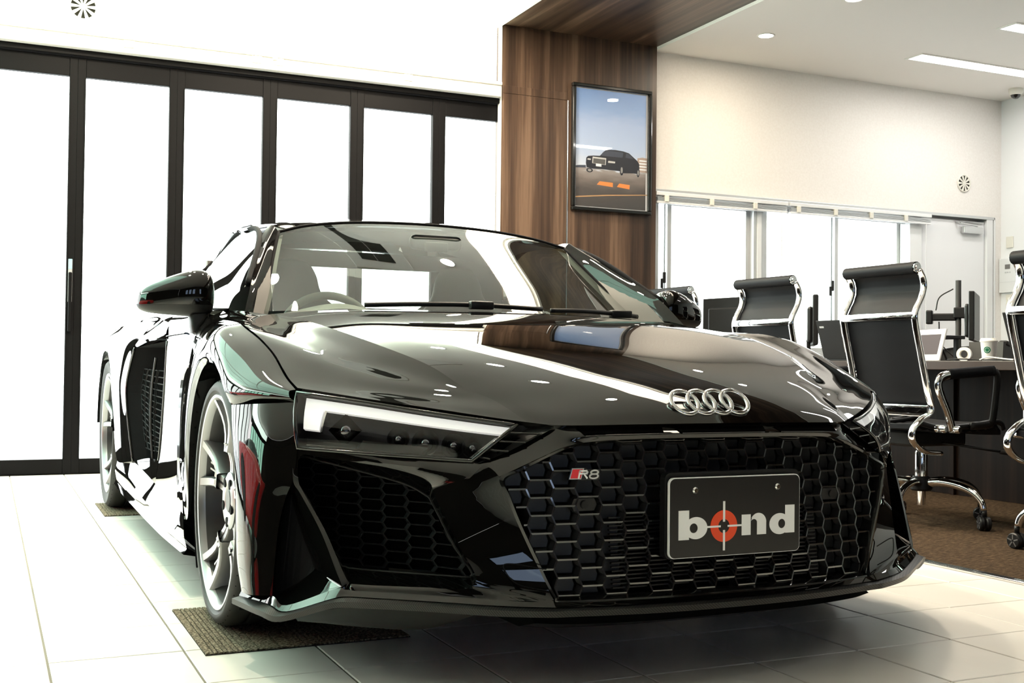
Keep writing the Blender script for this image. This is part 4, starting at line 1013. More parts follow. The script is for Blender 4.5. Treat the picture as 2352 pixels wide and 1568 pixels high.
# ---- door mirrors ------------------------------------------------------
def mirror(s):
    e = empty('door_mirror'); e.parent = car
    secs = []
    for (w, zc, hz, hy, yc) in ((.824, .895, .030, .030, .69), (.832, .898, .056, .052, .69), (.850, .901, .070, .066, .69), (.885, .902, .072, .070, .692), (.93, .897, .064, .068, .70), (.98, .889, .052, .058, .715), (1.02, .882, .040, .045, .73), (1.042, .878, .026, .028, .742), (1.050, .876, .010, .010, .75)):
        row = []
        for k in range(32):
            a = 2*math.pi*k/32; c, sn = math.cos(a), math.sin(a)
            row.append((s*w, yc-hy*math.copysign(abs(c)**.75, c), zc+hz*math.copysign(abs(sn)**.8, sn)-(.004 if sn < 0 else 0)))
        secs.append(row)
    def build(lo, hi):
        b = bmesh.new(); cols = [cr([q[j] for q in secs], 29) for j in range(32)]
        G = [[cols[j][i] for j in range(32)] for i in range(29)]
        V = grid(b, G, closed_u=True); b.faces.new(V[0]); b.faces.new(V[-1][::-1])
        bmesh.ops.bisect_plane(b, geom=b.verts[:]+b.edges[:]+b.faces[:], plane_co=(0, 0, .862 if True else 0), plane_no=(0, 0, 1), clear_inner=lo, clear_outer=hi)
        return fixn(b)
    obj('mirror_shell', build(True, False), PA, e, True, 50)
    mb = build(False, True)
    obj('mirror_underside', mb, MAT['satin_black'], e, True, 50)
    b = bmesh.new(); st = [((.872, .685, .862), .046, .032), ((.872, .68, .838), .043, .030), ((.870, .678, .834), .048, .034), ((.868, .672, .80), .046, .034), ((.862, .67, .778), .05, .036)]
    rows = []
    for (c, hx, hy) in st: rows.append([(s*(c[0]+hx*.62*math.copysign(abs(math.cos(t))**.5, math.cos(t))), c[1]+hy*math.copysign(abs(math.sin(t))**.5, math.sin(t)), c[2]-.006*math.cos(t)) for t in [2*math.pi*k/20 for k in range(20)]])
    V = grid(b, rows, closed_u=True); b.faces.new(V[0]); b.faces.new(V[-1]); obj('mirror_stalk', fixn(b), MAT['satin_black'], e, True, 40)
    b = bmesh.new(); lp = [(s*(.945+.088*math.copysign(abs(math.cos(t))**.6, math.cos(t))), .764-.012*abs(math.cos(t)), .89+.040*math.copysign(abs(math.sin(t))**.7, math.sin(t))) for t in [2*math.pi*k/28 for k in range(28)]]
    b.faces.new([b.verts.new(p) for p in lp]); obj('mirror_glass', fixn(b), MAT['mirror_glass'], e)
mirror(-1); mirror(1)

# ---- headlamps ---------------------------------------------------------
HT = [(.836, -.468, .616), (.722, -.600, .598), (.605, -.714, .578), (.505, -.795, .563), (.452, -.826, .556)]
HB = [(.845, -.520, .494), (.775, -.598, .491), (.69, -.685, .487), (.605, -.752, .483), (.548, -.812, .481)]
def hl(u, v, dep=0., s=1):
    t = cr(HT, 41); q = cr(HB, 41); k = min(40, max(0, u*40)); i = int(k); f = k-i
    def at(L): return L[i].lerp(L[min(40, i+1)], f)
    p = at(t).lerp(at(q), v); p = p+Vector((.010, -.016, 0))*math.sin(math.pi*min(1, max(0, v)))*.9
    n = Vector((.45, -.85, .25)).normalized()
    p = p-n*dep
    return (s*p.x, p.y, p.z)
def headlamp(s):
    e = empty('headlamp'); e.parent = car
    N, Mv = 33, 13
    b = bmesh.new(); grid(b, [[hl(i/(N-1), j/(Mv-1), 0, s) for i in range(N)] for j in range(Mv)]); obj('lens', fixn(b), MAT['lamp_glass'], e, True)
    b = bmesh.new(); grid(b, [[hl(.015+.97*i/(N-1), .02+.96*j/(Mv-1), .085, s) for i in range(N)] for j in range(Mv)])
    per = [(i/16, 0) for i in range(17)]+[(1, j/6) for j in range(1, 7)]+[(1-i/16, 1) for i in range(1, 17)]+[(0, 1-j/6) for j in range(1, 6)]
    grid(b, [[hl(u, v, .002, s) for u, v in per], [hl(.015+.97*u, .02+.96*v, .085, s) for u, v in per]], closed_u=True)
    obj('housing', fixn(b), MAT['satin_black'], e, False)
    b = bmesh.new(); tube(b, [hl(u, v, 0, s) for u, v in per], .0045, 6, closed=True); obj('bezel', b, MAT['gloss_black'], e, True)
    def strip(name, us, vs, dep, th, m):
        b = bmesh.new(); P0 = [[hl(u, v, dep, s) for u in us] for v in vs]; P1 = [[hl(u, v, dep+th, s) for u in us] for v in vs]
        grid(b, P0); grid(b, P1); per = P0[0]+[r[-1] for r in P0[1:]]+P0[-1][-2::-1]+[r[0] for r in P0[-2:0:-1]]; pr2 = P1[0]+[r[-1] for r in P1[1:]]+P1[-1][-2::-1]+[r[0] for r in P1[-2:0:-1]]
        grid(b, [per, pr2], closed_u=True); return obj(name, fixn(b), m, e, True, 30)
    strip('light_guide', [.035+.925*k/30 for k in range(31)], [.055, .13, .235], .014, .02, MAT['lamp_white'])
    strip('light_guide', [.035, .06, .085, .115], [.215+.40*k/8 for k in range(9)], .014, .02, MAT['lamp_white'])
    strip('guide_edge', [.122, .130], [.24+.40*k/8 for k in range(9)], .012, .02, MAT['chrome_soft'])
    strip('inner_trim', [.955, .975], [.1+.8*k/8 for k in range(9)], .02, .02, MAT['alloy'])
    strip('inner_trim', [.925, .94], [.3+.62*k/8 for k in range(9)], .03, .02, MAT['alloy'])
    # projector modules
    for k, (u, v, r) in enumerate(((.225, .52, .030), (.46, .56, .020), (.585, .58, .024), (.72, .57, .021), (.845, .58, .018))):
        c = Vector(hl(u, v, .045, s)); n = Vector((s*.45, -.85, .25)).normalized()
        q = n.to_track_quat('Z', 'Y').to_matrix().to_4x4(); q.translation = c
        b = bmesh.new(); lathe(b, [(r*1.25, .012), (r*1.15, .004), (r*.9, -.012), (r*.4, -.02), (0, -.022)], 16 if k else 4)
        bmesh.ops.transform(b, matrix=q, verts=b.verts[:]); md = obj('reflector', fixn(b), MAT['alloy_dark'] if k else MAT['gloss_black'], e, True, 30)
        b = bmesh.new(); lathe(b, [(r*.62, -.010), (r*.60, .0), (r*.42, .010), (r*.2, .015), (0, .016)], 16)
        bmesh.ops.transform(b, matrix=q, verts=b.verts[:]); obj('projector_lens', fixn(b), MAT['lens_clear'], md, True)
    strip('bezel_bowl', [.33+.30*k/14 for k in range(15)], [.70-.0, .80, .9, .985], .020, .03, MAT['satin_black'])
    strip('bezel_bowl', [.14, .20, .26, .32], [.80, .88, .985], .022, .03, MAT['satin_black'])
    strip('lower_ledge', [.05+.92*k/20 for k in range(21)], [.90, .985], .010, .05, MAT['gloss_black'])
    b = bmesh.new()
    A0 = [hl(1.012, v/6, .002, s) for v in range(7)]; B0 = side([(.385, -.868, .5515), (.405, -.864, .541), (.43, -.858, .528), (.455, -.853, .515), (.48, -.846, .502), (.51, -.836, .488), (.54, -.824, .476)], s)
    grid(b, [A0, [((p[0]+q[0])/2, (p[1]+q[1])/2+.022, (p[2]+q[2])/2) for p, q in zip(A0, B0)], B0]); vt = obj('lamp_vent', fixn(b), MAT['satin_black'], e, False)
    for v in (1.2, 2.6, 4.0, 5.2):
        i = int(v); t = v-i; p = Vector(A0[i]).lerp(Vector(A0[i+1]), t); q = Vector(B0[i]).lerp(Vector(B0[i+1]), t)
        b = bmesh.new(); tube(b, [p, (p+q)/2, q], .0022, 5); obj('vent_rib', b, MAT['gloss_black'], vt)
headlamp(-1); headlamp(1)

# ---- emblem, badge, plate ---------------------------------------------
em = empty('ring_emblem', (0, -.876, .6045)); em.parent = car; em.rotation_euler = (R(47), 0, 0)
for k in range(4):
    b = bmesh.new(); cx0 = -.066+.044*k; tube(b, [(cx0+.0335*math.cos(2*math.pi*t/48), .0335*math.sin(2*math.pi*t/48), 0) for t in range(48)], .0054, 10, closed=True, flat=(1, .8)); o = obj('ring', b, MAT['chrome'], em, True); o.location.z = .0008*k
def flat(b, pts, y0, y1, mi=0): prism(b, [(x, y0, z) for (x, z) in pts], (0, y1-y0, 0), mi)
bd = empty('model_badge', (-.3265, gy(.3265, .456)-.004, .456)); bd.parent = car; bd.rotation_euler = (0, 0, R(-9))
b = bmesh.new(); flat(b, [(-.036, -.0125), (.034, -.0125), (.034, .009), (.004, .009), (.004, .0125), (-.029, .0125)], .0, .006); obj('badge_base', fixn(b), MAT['gloss_black'], bd)
b = bmesh.new(); flat(b, [(-.0345, -.0115), (-.008, -.0115), (-.0015, .0115), (-.028, .0115)], -.0015, 0); obj('badge_outline', fixn(b), MAT['chrome'], bd)
b = bmesh.new(); flat(b, [(-.032, -.0095), (-.0095, -.0095), (-.0042, .0095), (-.0267, .0095)], -.0024, -.0014); obj('badge_field', fixn(b), MAT['red_badge'], bd)
def stroke(b, pts, t, y0, y1):
    for p, q in zip(pts, pts[1:]):
        d = Vector((q[0]-p[0], q[1]-p[1])).normalized()*t/2; n_ = Vector((-d.y, d.x))
        flat(b, [(p[0]-d.x-n_.x, p[1]-d.y-n_.y), (q[0]+d.x-n_.x, q[1]+d.y-n_.y), (q[0]+d.x+n_.x, q[1]+d.y+n_.y), (p[0]-d.x+n_.x, p[1]-d.y+n_.y)], y0, y1)
def shear(P): return [(x+.18*z, z) for (x, z) in P]
b = bmesh.new(); stroke(b, shear([(-.0125, -.0085), (-.0125, .004), (-.0115, .0062), (.002, .0062), (.0045, .0035), (.0035, .0008), (-.0095, .0005)]), .0034, -.004, -.0024); stroke(b, shear([(-.003, .0005), (.0055, -.0085)]), .0034, -.004, -.0024); obj('letter', fixn(b), MAT['white_print'], bd)
b = bmesh.new()
for (c, rx, rz) in (((.0205, .0030), .0078, .0040), ((.0205, -.0052), .0092, .0046)): stroke(b, shear([(c[0]+rx*math.cos(t), c[1]+rz*math.sin(t)) for t in [2*math.pi*k/18 for k in range(19)]]), .003, -.004, -.0024)
obj('letter', fixn(b), MAT['white_print'], bd)

PX0, PX1, PZ0, PZ1, PY = -.1625, .1785, .2775, .4480, -.968
def rrect(x0, x1, z0, z1, r, n=6):
    P = []
    for (cx, cz, a0) in ((x1-r, z1-r, 0), (x0+r, z1-r, 90), (x0+r, z0+r, 180), (x1-r, z0+r, 270)):
        for k in range(n+1): a = R(a0+90*k/n); P.append((cx+r*math.cos(a), cz+r*math.sin(a)))
    return P
pl = empty('number_plate', (0, 0, 0)); pl.parent = car
b = bmesh.new(); flat(b, rrect(PX0-.004, PX1+.006, PZ0-.002, PZ1+.010, .014), PY+.010, PY+.030); obj('plate_holder', fixn(b), MAT['satin_black'], pl)
b = bmesh.new(); flat(b, rrect(PX0, PX1, PZ0, PZ1, .013), PY, PY+.006); obj('plate_edge', fixn(b), MAT['white_print'], pl)
b = bmesh.new(); flat(b, rrect(PX0+.0022, PX1-.0012, PZ0+.0012, PZ1-.0022, .0125), PY-.0008, PY+.001); obj('plate_face', fixn(b), MAT['plate_black'], pl)
PWd, PHt = PX1-PX0, PZ1-PZ0
def pu(u, v): return (PX0+u*PWd, PZ0+v*PHt)
Y0, Y1 = PY-.0016, PY-.0008
def rectl(b, u0, u1, v0, v1): flat(b, [pu(u0, v0), pu(u1, v0), pu(u1, v1), pu(u0, v1)], Y0, Y1)
def ringl(b, u, v, ru, rv, iu, iv, uo=0., a0=0, a1=360, n=40):
    vs = []; Y0 = PY-.0018
    for k in range(n+1):
        a = R(a0+(a1-a0)*k/n); c, s_ = math.cos(a), math.sin(a)
        o_ = pu(u+ru*c, v+rv*s_); i_ = pu(u+uo+iu*c, v+iv*s_)
        vs.append([b.verts.new((o_[0], Y0, o_[1])), b.verts.new((i_[0], Y0, i_[1])), b.verts.new((o_[0], Y1, o_[1])), b.verts.new((i_[0], Y1, i_[1]))])
    for p, q in zip(vs, vs[1:]): b.faces.new((p[0], p[1], q[1], q[0])); b.faces.new((p[0], q[0], q[2], p[2])); b.faces.new((p[1], p[3], q[3], q[1]))
b = bmesh.new(); rectl(b, .068, .145, .227, .592); ringl(b, .196, .368, .084, .138, .030, .060, -.017); obj('letter', fixn(b), MAT['white_print'], pl)
b = bmesh.new(); ringl(b, .405, .375, .101, .200, .043, .088); obj('red_ring', fixn(b), MAT['orange_print'], pl)
Y0, Y1 = PY-.0022, PY-.0016
b = bmesh.new(); rectl(b, .397, .413, .430, .688); rectl(b, .397, .413, .068, .325); rectl(b, .270, .380, .362, .386); rectl(b, .432, .545, .362, .386); obj('crosshair', fixn(b), MAT['white_print'], pl)
Y0, Y1 = PY-.0016, PY-.0008
b = bmesh.new(); rectl(b, .541, .610, .243, .505); rectl(b, .660, .731, .243, .40); ringl(b, .6705, .400, .0605, .118, .025, .042, -.0355, 0, 150, 24); obj('letter', fixn(b), MAT['white_print'], pl)
b = bmesh.new(); rectl(b, .882, .956, .243, .603); ringl(b, .838, .365, .081, .136, .028, .060, .016); obj('letter', fixn(b), MAT['white_print'], pl)
for (u, v) in ((.19, .838), (.82, .845)):
    c = pu(u, v); b = bmesh.new(); lathe(b, [(0, -.005), (.0045, -.005), (.0072, -.002), (.0075, .001)], 18, 'y', (c[0], PY, c[1])); box(b, c[0]-.0045, c[0]+.0045, PY-.0055, PY-.0045, c[1]-.0008, c[1]+.0008); obj('plate_screw', fixn(b), MAT['chrome'], pl, True, 30)

# ---- wheels -------------------------------------------------------------
def wheel(name, R_t, tw, hub_y, hub_z, wout, s):
    e = empty(name, (s*(wout-tw), hub_y, hub_z)); e.parent = car
    if s < 0: e.rotation_euler = (0, 0, math.pi)
    h = tw; g = .006
    prof = [(.270, -h*.86), (R_t-.035, -h*.97), (R_t-.018, -h), (R_t-.007, -h*.93), (R_t, -h*.80)]
    for c in (-.50, -.17, .17, .50): prof += [(R_t, h*c-.006), (R_t-g, h*c-.004), (R_t-g, h*c+.004), (R_t, h*c+.006)]
    prof += [(R_t, h*.80), (R_t-.004, h*.89), (R_t-.008, h*.935), (R_t-.018, h), (R_t-.024, h*1.003), (R_t-.030, h*.995), (.284, h*.955), (.274, h*.91), (.268, h*.86)]
    b = bmesh.new(); lathe(b, prof, 96, 'x'); ty = obj('tyre', fixn(b), MAT['rubber'], e, True, 35)
    b = bmesh.new()   # cross grooves on the shoulder
    for k in range(60):
        a = 2*math.pi*k/60
        for (h0, h1, sk) in ((.58, .93, .035), (-.93, -.58, -.035)):
            pts = [(hh*h, (R_t-.0013-(.006 if abs(hh) > .85 else 0))*math.cos(a+da), (R_t-.0013-(.006 if abs(hh) > .85 else 0))*math.sin(a+da)) for hh, da in ((h0, 0), (h1, sk))]
            tube(b, pts, .0016, 4)
    obj('tread_grooves', b, MAT['matte_black'], ty)
    rm = obj('rim', (lambda b: (lathe(b, [(.266, h*.80), (.276, h*.88), (.279, h*.93), (.276, h*.965), (.269, h*.955), (.264, h*.90), (.261, h*.80)], 72, 'x'), fixn(b))[1])(bmesh.new()), MAT['alloy'], e, True, 40)
    obj('rim_barrel', (lambda b: (lathe(b, [(.261, h*.80), (.255, h*.66), (.250, h*.3), (.244, -h*.6), (.262, -h*.85)], 72, 'x'), fixn(b))[1])(bmesh.new()), MAT['alloy_dark'], e, True, 40)
    def bar(b, a_in, a_out, r0, r1, w0, w1, h0, h1, dep):
        P = []
        n = 6
        for k in range(n+1):
            t = k/n; r = r0+(r1-r0)*t; a = R(a_in+(a_out-a_in)*t**.8); hw = (w0+(w1-w0)*t)/2; hh = h0+(h1-h0)*t-.012*math.sin(math.pi*t)
            d = Vector((math.cos(a), math.sin(a))); nn = Vector((-d.y, d.x)); c = d*r
            row = []
            for (q, dd) in ((-1, dep), (-1, .006), (-.72, 0), (.72, 0), (1, .006), (1, dep)):
                p = c+nn*hw*q; row.append((hh-dd, p.x, p.y))
            P.append(row)
        V = grid(b, P); 
    for k in range(5):
        a = 90+72*k; b = bmesh.new()
        for sg in (-1, 1):
            bar(b, a+sg*9, a+sg*4.2, .046, .150, .022, .020, h*.68, h*.78, .06)
            bar(b, a+sg*4.4, a+sg*12.5, .128, .268, .027, .028, h*.77, h*.93, .06)
            bar(b, a+sg*3.0, a+sg*2.2, .125, .240, .006, .008, h*.70, h*.74, .03)
        obj('spoke', fixn(b), MAT['alloy'], e, True, 40)
        b = bmesh.new()
        bar(b, a, a, .075, .262, .040, .060, h*.40, h*.45, .02)
        obj('spoke_web', fixn(b), MAT['alloy_dark'], e, True, 40)
    b = bmesh.new(); lathe(b, [(.0, h*.66), (.033, h*.66), (.036, h*.68), (.040, h*.70), (.060, h*.72), (.074, h*.66), (.078, h*.30), (.0, h*.28)], 40, 'x'); hb = obj('hub', fixn(b), MAT['alloy'], e, True, 35)
    b = bmesh.new(); lathe(b, [(0, h*.70), (.028, h*.70), (.031, h*.67)], 28, 'x'); obj('centre_cap', fixn(b), MAT['alloy_dark'], hb, True, 35)
    for k in range(5):
        a = R(90+36+72*k); b = bmesh.new(); lathe(b, [(0, h*.726), (.0125, h*.726), (.0135, h*.70)], 14, 'x', (0, .055*math.cos(a), .055*math.sin(a))); obj('bolt_hole', fixn(b), MAT['matte_black'], hb)
    b = bmesh.new(); lathe(b, [(.07, -.005), (.188, -.005), (.188, .022), (.07, .022)], 56, 'x'); obj('brake_disc', fixn(b), MAT['disc_steel'], e, True, 30)
    b = bmesh.new(); rows = []
    for k in range(13):
        a = R((180 if s < 0 else 0)+(-35+70*k/12) if True else 0); rows.append([(hh, rr*math.cos(a), rr*math.sin(a)) for (rr, hh) in ((.135, -.03), (.205, -.03), (.212, .0), (.205, .052), (.145, .055), (.135, .03))])
    V = grid(b, rows, closed_u=True); b.faces.new(V[0]); b.faces.new(V[-1]); obj('brake_caliper', fixn(b), MAT['red_paint'], e, True, 40)
    return e
for s in (-1, 1):
    wheel('front_wheel', .317, .121, 0, .3223, .934, s)
    wheel('rear_wheel', .344, .150, 2.65, .3495, .962, s)
for o in list(C.objects):
    if o.name.split('.')[0] in ('front_wheel',) : pass

# floor mats under the tyres
for o in list(C.objects):
    if o.name.startswith('tread_grooves'): o['kind'] = 'stuff'
def mat_obj(x0, x1, y0, y1, label):
    e = empty('carpet_mat', (x0, y0, 0), label=label, cat='mat', group='carpet mats under the tyres'); W_, L = x1-x0, y1-y0
    obj('mat_base', boxm(0, W_, 0, L, 0, .0016), MAT['mat_dark'], e)
    b = bmesh.new(); k = 0; x = .0
    wid = [.018, .010, .012, .010, .012, .011, .012, .016, .018, .05, .06, .016, .012, .012, .012]
    while x < W_-.004:
        wd = wid[k % len(wid)]; wd = min(wd, W_-x-.001); box(b, x+.001, x+wd-.0012, .002, L-.002, .0015, .0052); x += wd+.0008; k += 1
    obj('pile_ribs', b, MAT['mat_pile'], e)
mat_obj(.3375, .84, .232, .762, 'striped brown carpet mat under the near front tyre')
mat_obj(.348, .85, 2.855, 3.354, 'striped brown carpet mat under the rear tyre beside the folding doors')
mat_obj(1.74, 2.243, .215, .745, 'brown carpet mat under the far front tyre')
mat_obj(1.74, 2.243, 2.855, 3.354, 'brown carpet mat hidden under the far rear tyre')
# ================================================================== OFFICE
LE, CH = MAT['leather'], MAT['chrome']
def office_chair(name):
    e = empty(name)
    prof = [(-.155, .508), (-.180, .60), (-.215, .74), (-.245, .86), (-.250, .92), (-.215, .985), (-.200, 1.03), (-.206, 1.07), (-.228, 1.105), (-.245, 1.118)]
    pr_c = cr([(x, 0, z) for x, z in prof], 40)
    # leather back sling, with cross stitching waves
    b = bmesh.new(); rows = []
    for k, p in enumerate(pr_c): rows.append([(p.x+.010*math.sin(k*2.1)*.12-.012*math.cos(math.pi*t/2*.98)**2*.6, t*.200, p.z) for t in [-1+j/6 for j in range(13)]])
    fr = grid(b, rows); rows2 = [[(x+.012, y, z) for (x, y, z) in r] for r in rows]; bk = grid(b, rows2)
    per = rows[0]+[r[-1] for r in rows[1:]]+rows[-1][-2::-1]+[r[0] for r in rows[-2:0:-1]]; grid(b, [per, [(x+.012, y, z) for (x, y, z) in per]], closed_u=True)
    bkp = obj('backrest', fixn(b), LE, e, True, 40)
    b = bmesh.new(); tube(b, [(-.248, y, 1.112) for y in (-.210, -.1, .1, .210)], .026, 14); obj('head_roll', b, LE, bkp, True, 40)
    for s in (-1, 1):
        b = bmesh.new(); lathe(b, [(0, s*.218), (.010, s*.218), (.012, s*.214), (.022, s*.214), (.024, s*.206)], 18, 'y', (-.248, 0, 1.112)); obj('roll_cap', fixn(b), CH, bkp, True, 30)
        rail = [(-.10, .325), (-.19, .335), (-.255, .375), (-.262, .425), (-.215, .47)]+prof[:-1]
        b = bmesh.new(); tube(b, cr([(x-.012, s*.214, z) for x, z in rail], 70), .019, 10, flat=(1.0, .55)); obj('side_rail', b, CH, e, True)
        b = bmesh.new(); tube(b, cr([(-.23, s*.214, .455), (-.12, s*.214, .435), (.05, s*.214, .438), (.20, s*.214, .455), (.255, s*.214, .448), (.27, s*.214, .42)], 30), .011, 8, flat=(.62, 1.1)); obj('seat_rail', b, MAT['satin_black'], e, True)
        arm = [(-.085, s*.255, .425), (-.115, s*.255, .50), (-.165, s*.255, .60), (-.155, s*.255, .645), (-.10, s*.255, .662)]
        b = bmesh.new(); tube(b, cr(arm, 26), .017, 10, flat=(.8, 1.2)); ar = obj('armrest', b, CH, e, True)
        b = bmesh.new(); tube(b, cr([(-.11, s*.255, .662), (.03, s*.255, .672), (.16, s*.255, .680)], 12), .018, 10, flat=(.8, 1.3)); obj('arm_pad', b, LE, ar, True)
        b = bmesh.new(); tube(b, cr([(.16, s*.255, .678), (.182, s*.255, .655), (.172, s*.255, .56), (.155, s*.252, .46), (.13, s*.242, .445), (.05, s*.23, .44)], 24), .015, 10, flat=(.8, 1.2)); obj('arm_post', b, MAT['satin_black'], ar, True)
        for (x, z) in ((-.08, .428), (-.16, .432)):
            b = bmesh.new(); lathe(b, [(0, s*.292), (.012, s*.292), (.016, s*.285), (.016, s*.24)], 14, 'y', (x, 0, z)); obj('bolt', fixn(b), CH, ar, True, 30)
    for (z0, z1, x, t) in ((.893, .925, -.262, .012), (.480, .530, -.182, .012)):
        obj('cross_bar', boxm(x-t, x, -.218, .218, z0, z1, .004), CH, e, True, 40)
    b = bmesh.new(); rows = []
    for k in range(33):
        t = k/32; x = -.24+.50*t; z = .452-.020*math.sin(math.pi*t)+.003*math.sin(k*2.0)+(.012 if t > .93 else 0)-.05*max(0, t-.93)/.07
        rows.append([(x, y*.206, z-.006*(1-y*y)) for y in [-1+j/5 for j in range(11)]])
    grid(b, rows); grid(b, [[(x, y, z-.02) for (x, y, z) in r] for r in rows]); per = rows[0]+[r[-1] for r in rows[1:]]+rows[-1][-2::-1]+[r[0] for r in rows[-2:0:-1]]; grid(b, [per, [(x, y, z-.02) for (x, y, z) in per]], closed_u=True)
    obj('seat', fixn(b), LE, e, True, 50)
    b = boxm(-.16, .17, -.10, .10, .345, .415, .012); obj('tilt_mechanism', b, MAT['satin_black'], e)
    b = bmesh.new(); tube(b, [(.02, -.10, .36), (.10, -.19, .345), (.22, -.27, .325)], .006, 6); tube(b, [(.20, -.255, .328), (.25, -.29, .318)], .011, 6); obj('tilt_lever', b, MAT['satin_black'], e, True)
    b = bmesh.new(); lathe(b, [(.0, .345), (.014, .345), (.014, .322), (.026, .320), (.028, .312), (.028, .205), (.0, .205)], 24); obj('gas_column', fixn(b), CH, e, True, 35)
    b = bmesh.new(); lathe(b, [(0, .207), (.030, .207), (.046, .195), (.048, .150), (.040, .142), (0, .142)], 24); obj('hub', fixn(b), MAT['satin_black'], e, True, 35)
    b = bmesh.new(); lathe(b, [(0, .143), (.019, .143), (.019, .078), (0, .078)], 18); obj('column_foot', fixn(b), CH, e, True, 35)
    for k in range(5):
        a = R(-82+72*k); c, s_ = math.cos(a), math.sin(a)
        P = [(.035, .178), (.10, .186), (.18, .180), (.25, .160), (.295, .125), (.310, .085)]
        b = bmesh.new(); tube(b, cr([(r*c, r*s_, z) for r, z in P], 24), [.019-.006*i/23 for i in range(24)], 10, flat=(1, 1)); lg = obj('leg', b, CH, e, True)
        ca = a+.9; wx, wy = math.cos(ca), math.sin(ca); cx, cy = .312*c, .312*s_
        b = bmesh.new(); tube(b, [(cx, cy, .088), (cx, cy, .060)], .010, 8); q = obj('caster', b, MAT['satin_black'], lg, True)
        for o_ in (-1, 1):
            b = bmesh.new(); lathe(b, [(0, -.010), (.026, -.010), (.030, -.006), (.030, .006), (.026, .010), (0, .010)], 22, 'x')
            Mx = Matrix.Translation((cx+wx*.014*o_, cy+wy*.014*o_, .0305)) @ Matrix.Rotation(ca, 4, 'Z'); bmesh.ops.transform(b, matrix=Mx, verts=b.verts[:]); obj('caster_wheel', fixn(b), MAT['satin_black'], lg, True, 35)
            b = bmesh.new()
            for j in range(5):
                t = 2*math.pi*j/5; box(b, o_*.0102 if o_ > 0 else -.0112, o_*.0112 if o_ > 0 else -.0102, -.0025, .0025, .005, .024); bmesh.ops.rotate(b, verts=b.verts[-8:], matrix=Matrix.Rotation(t, 3, 'X'))
            bmesh.ops.transform(b, matrix=Mx, verts=b.verts[:]); obj('caster_spokes', fixn(b), MAT['alloy'], lg)
    return e
ch0 = office_chair('office_chair')
CL = ['black leather office chair with chrome frame standing clear behind the car at the desk', 'black high-back office chair whose top rises over the far front wing', 'black office chair mostly hidden behind the far door mirror', 'black office chair cut off by the right edge of the photo']
for k, (x, y, a) in enumerate(((3.675, 1.43, 2), (3.675, 2.27, 4), (3.675, 3.17, 4), (3.675, .485, -2))):
    c = ch0 if k == 0 else copy_tree(ch0)
    c.location = (x, y, .004); c.rotation_euler = (0, 0, R(a)); c['label'] = CL[k]; c['category'] = 'chair'; c['group'] = 'office chairs along the desk'
# long desk
dk = empty('office_desk', (4.18, .10, 0), label='long dark brown office desk behind the row of chairs', cat='desk')
obj('desk_top', boxm(0, 1.45, 0, 4.3, .686, .731, .003), MAT['desk_edge'], dk)
pm = None
for k in range(6):
    obj('front_panel', boxm(.52, .545, .03+k*.707, .03+(k+1)*.707-.004, .004, .686, .001), MAT['walnut_dark'], dk)
for y in (.02, 2.13, 4.25): obj('end_panel', boxm(.50, 1.40, y, y+.03, .004, .686, .002), MAT['walnut_dark'], dk)
DT = .731
BK = MAT['satin_black']
def laptop(x, y, a, label, open_=70):
    e = empty('laptop', (x, y, DT), R(a), label=label, cat='laptop', group='open laptops on the desk')
    obj('keyboard_base', boxm(0, .23, -.17, .17, 0, .014, .003), BK, e)
    t = R(open_); L = .235
    lid = obj('lid', boxm(-.006, .0, -.17, .17, 0, L, .003), mat('laptop_black', (.010, .010, .011), .5) if 'laptop_black' not in MAT else MAT['laptop_black'], e); lid.location = (.004, 0, .012); lid.rotation_euler = (0, R(-(90-open_)), 0)
    lg = obj('lid_mark', boxm(-.0068, -.006, .118, .150, L-.045, L-.034), MAT['alu'], lid); lg.rotation_euler = (0, 0, 0)
laptop(4.36, 2.72, 8, 'black laptop with raised lid beside the left rail of the clear office chair', 72)
laptop(4.36, 1.36, 4, 'black laptop with raised lid at the right edge of the photo', 70)
def monitor(x, y, a, label, z=.20, w=.50, h=.30, arm=False):
    e = empty('monitor', (x, y, DT), R(a), label=label, cat='monitor')
    obj('screen_housing', boxm(-.016, .016, -w/2, w/2, z, z+h, .006), BK, e)
    obj('rear_bulge', boxm(-.045, -.014, -w/2+.08, w/2-.08, z+.02, z+h-.07, .014), BK, e)
    obj('display', boxm(.0155, .0175, -w/2+.008, w/2-.008, z+.012, z+h-.008), MAT['interior_grey'], e)
    if not arm:
        obj('stand_neck', boxm(-.045, -.02, -.025, .025, .012, z+.12, .004), BK, e); obj('stand_foot', boxm(-.10, .08, -.11, .11, 0, .014, .004), BK, e)
    return e
e = monitor(4.62, 4.22, 10, 'black monitor seen from behind with a ring mark next to the hidden chair', .13, .54, .32)
b = bmesh.new(); tube(b, [(-.0465, -.12+.024*math.cos(2*math.pi*k/24), .215+.024*math.sin(2*math.pi*k/24)) for k in range(24)], .0016, 5, closed=True); obj('round_mark', b, MAT['alu'], e)
monitor(4.62, 3.33, -37, 'thin black monitor seen edge-on between two office chairs', .10, .50, .31)
e = monitor(5.28, 2.66, -50, 'monitor on a pole arm standing on the desk behind the clear chair', .13, .48, .29, True)
b = bmesh.new(); tube(b, [(-.09, 0, 0), (-.09, 0, .50)], .017, 12); obj('pole', b, MAT['interior_dark'], e, True, 40)
obj('pole_clamp', boxm(-.115, -.02, -.035, .035, .27, .335, .006), BK, e); obj('pole_arm', boxm(-.26, -.10, -.022, .022, .255, .30, .008), BK, e); obj('pole_knuckle', boxm(-.275, -.235, -.03, .03, .235, .32, .008), BK, e)
b = bmesh.new(); tube(b, cr([(-.12, .02, .45), (-.20, .03, .40), (-.22, .02, .32)], 14), .004, 6); tube(b, cr([(-.20, .0, .25), (-.19, .01, .12), (-.10, .02, .02)], 14), .004, 6); obj('cable', b, BK, e)
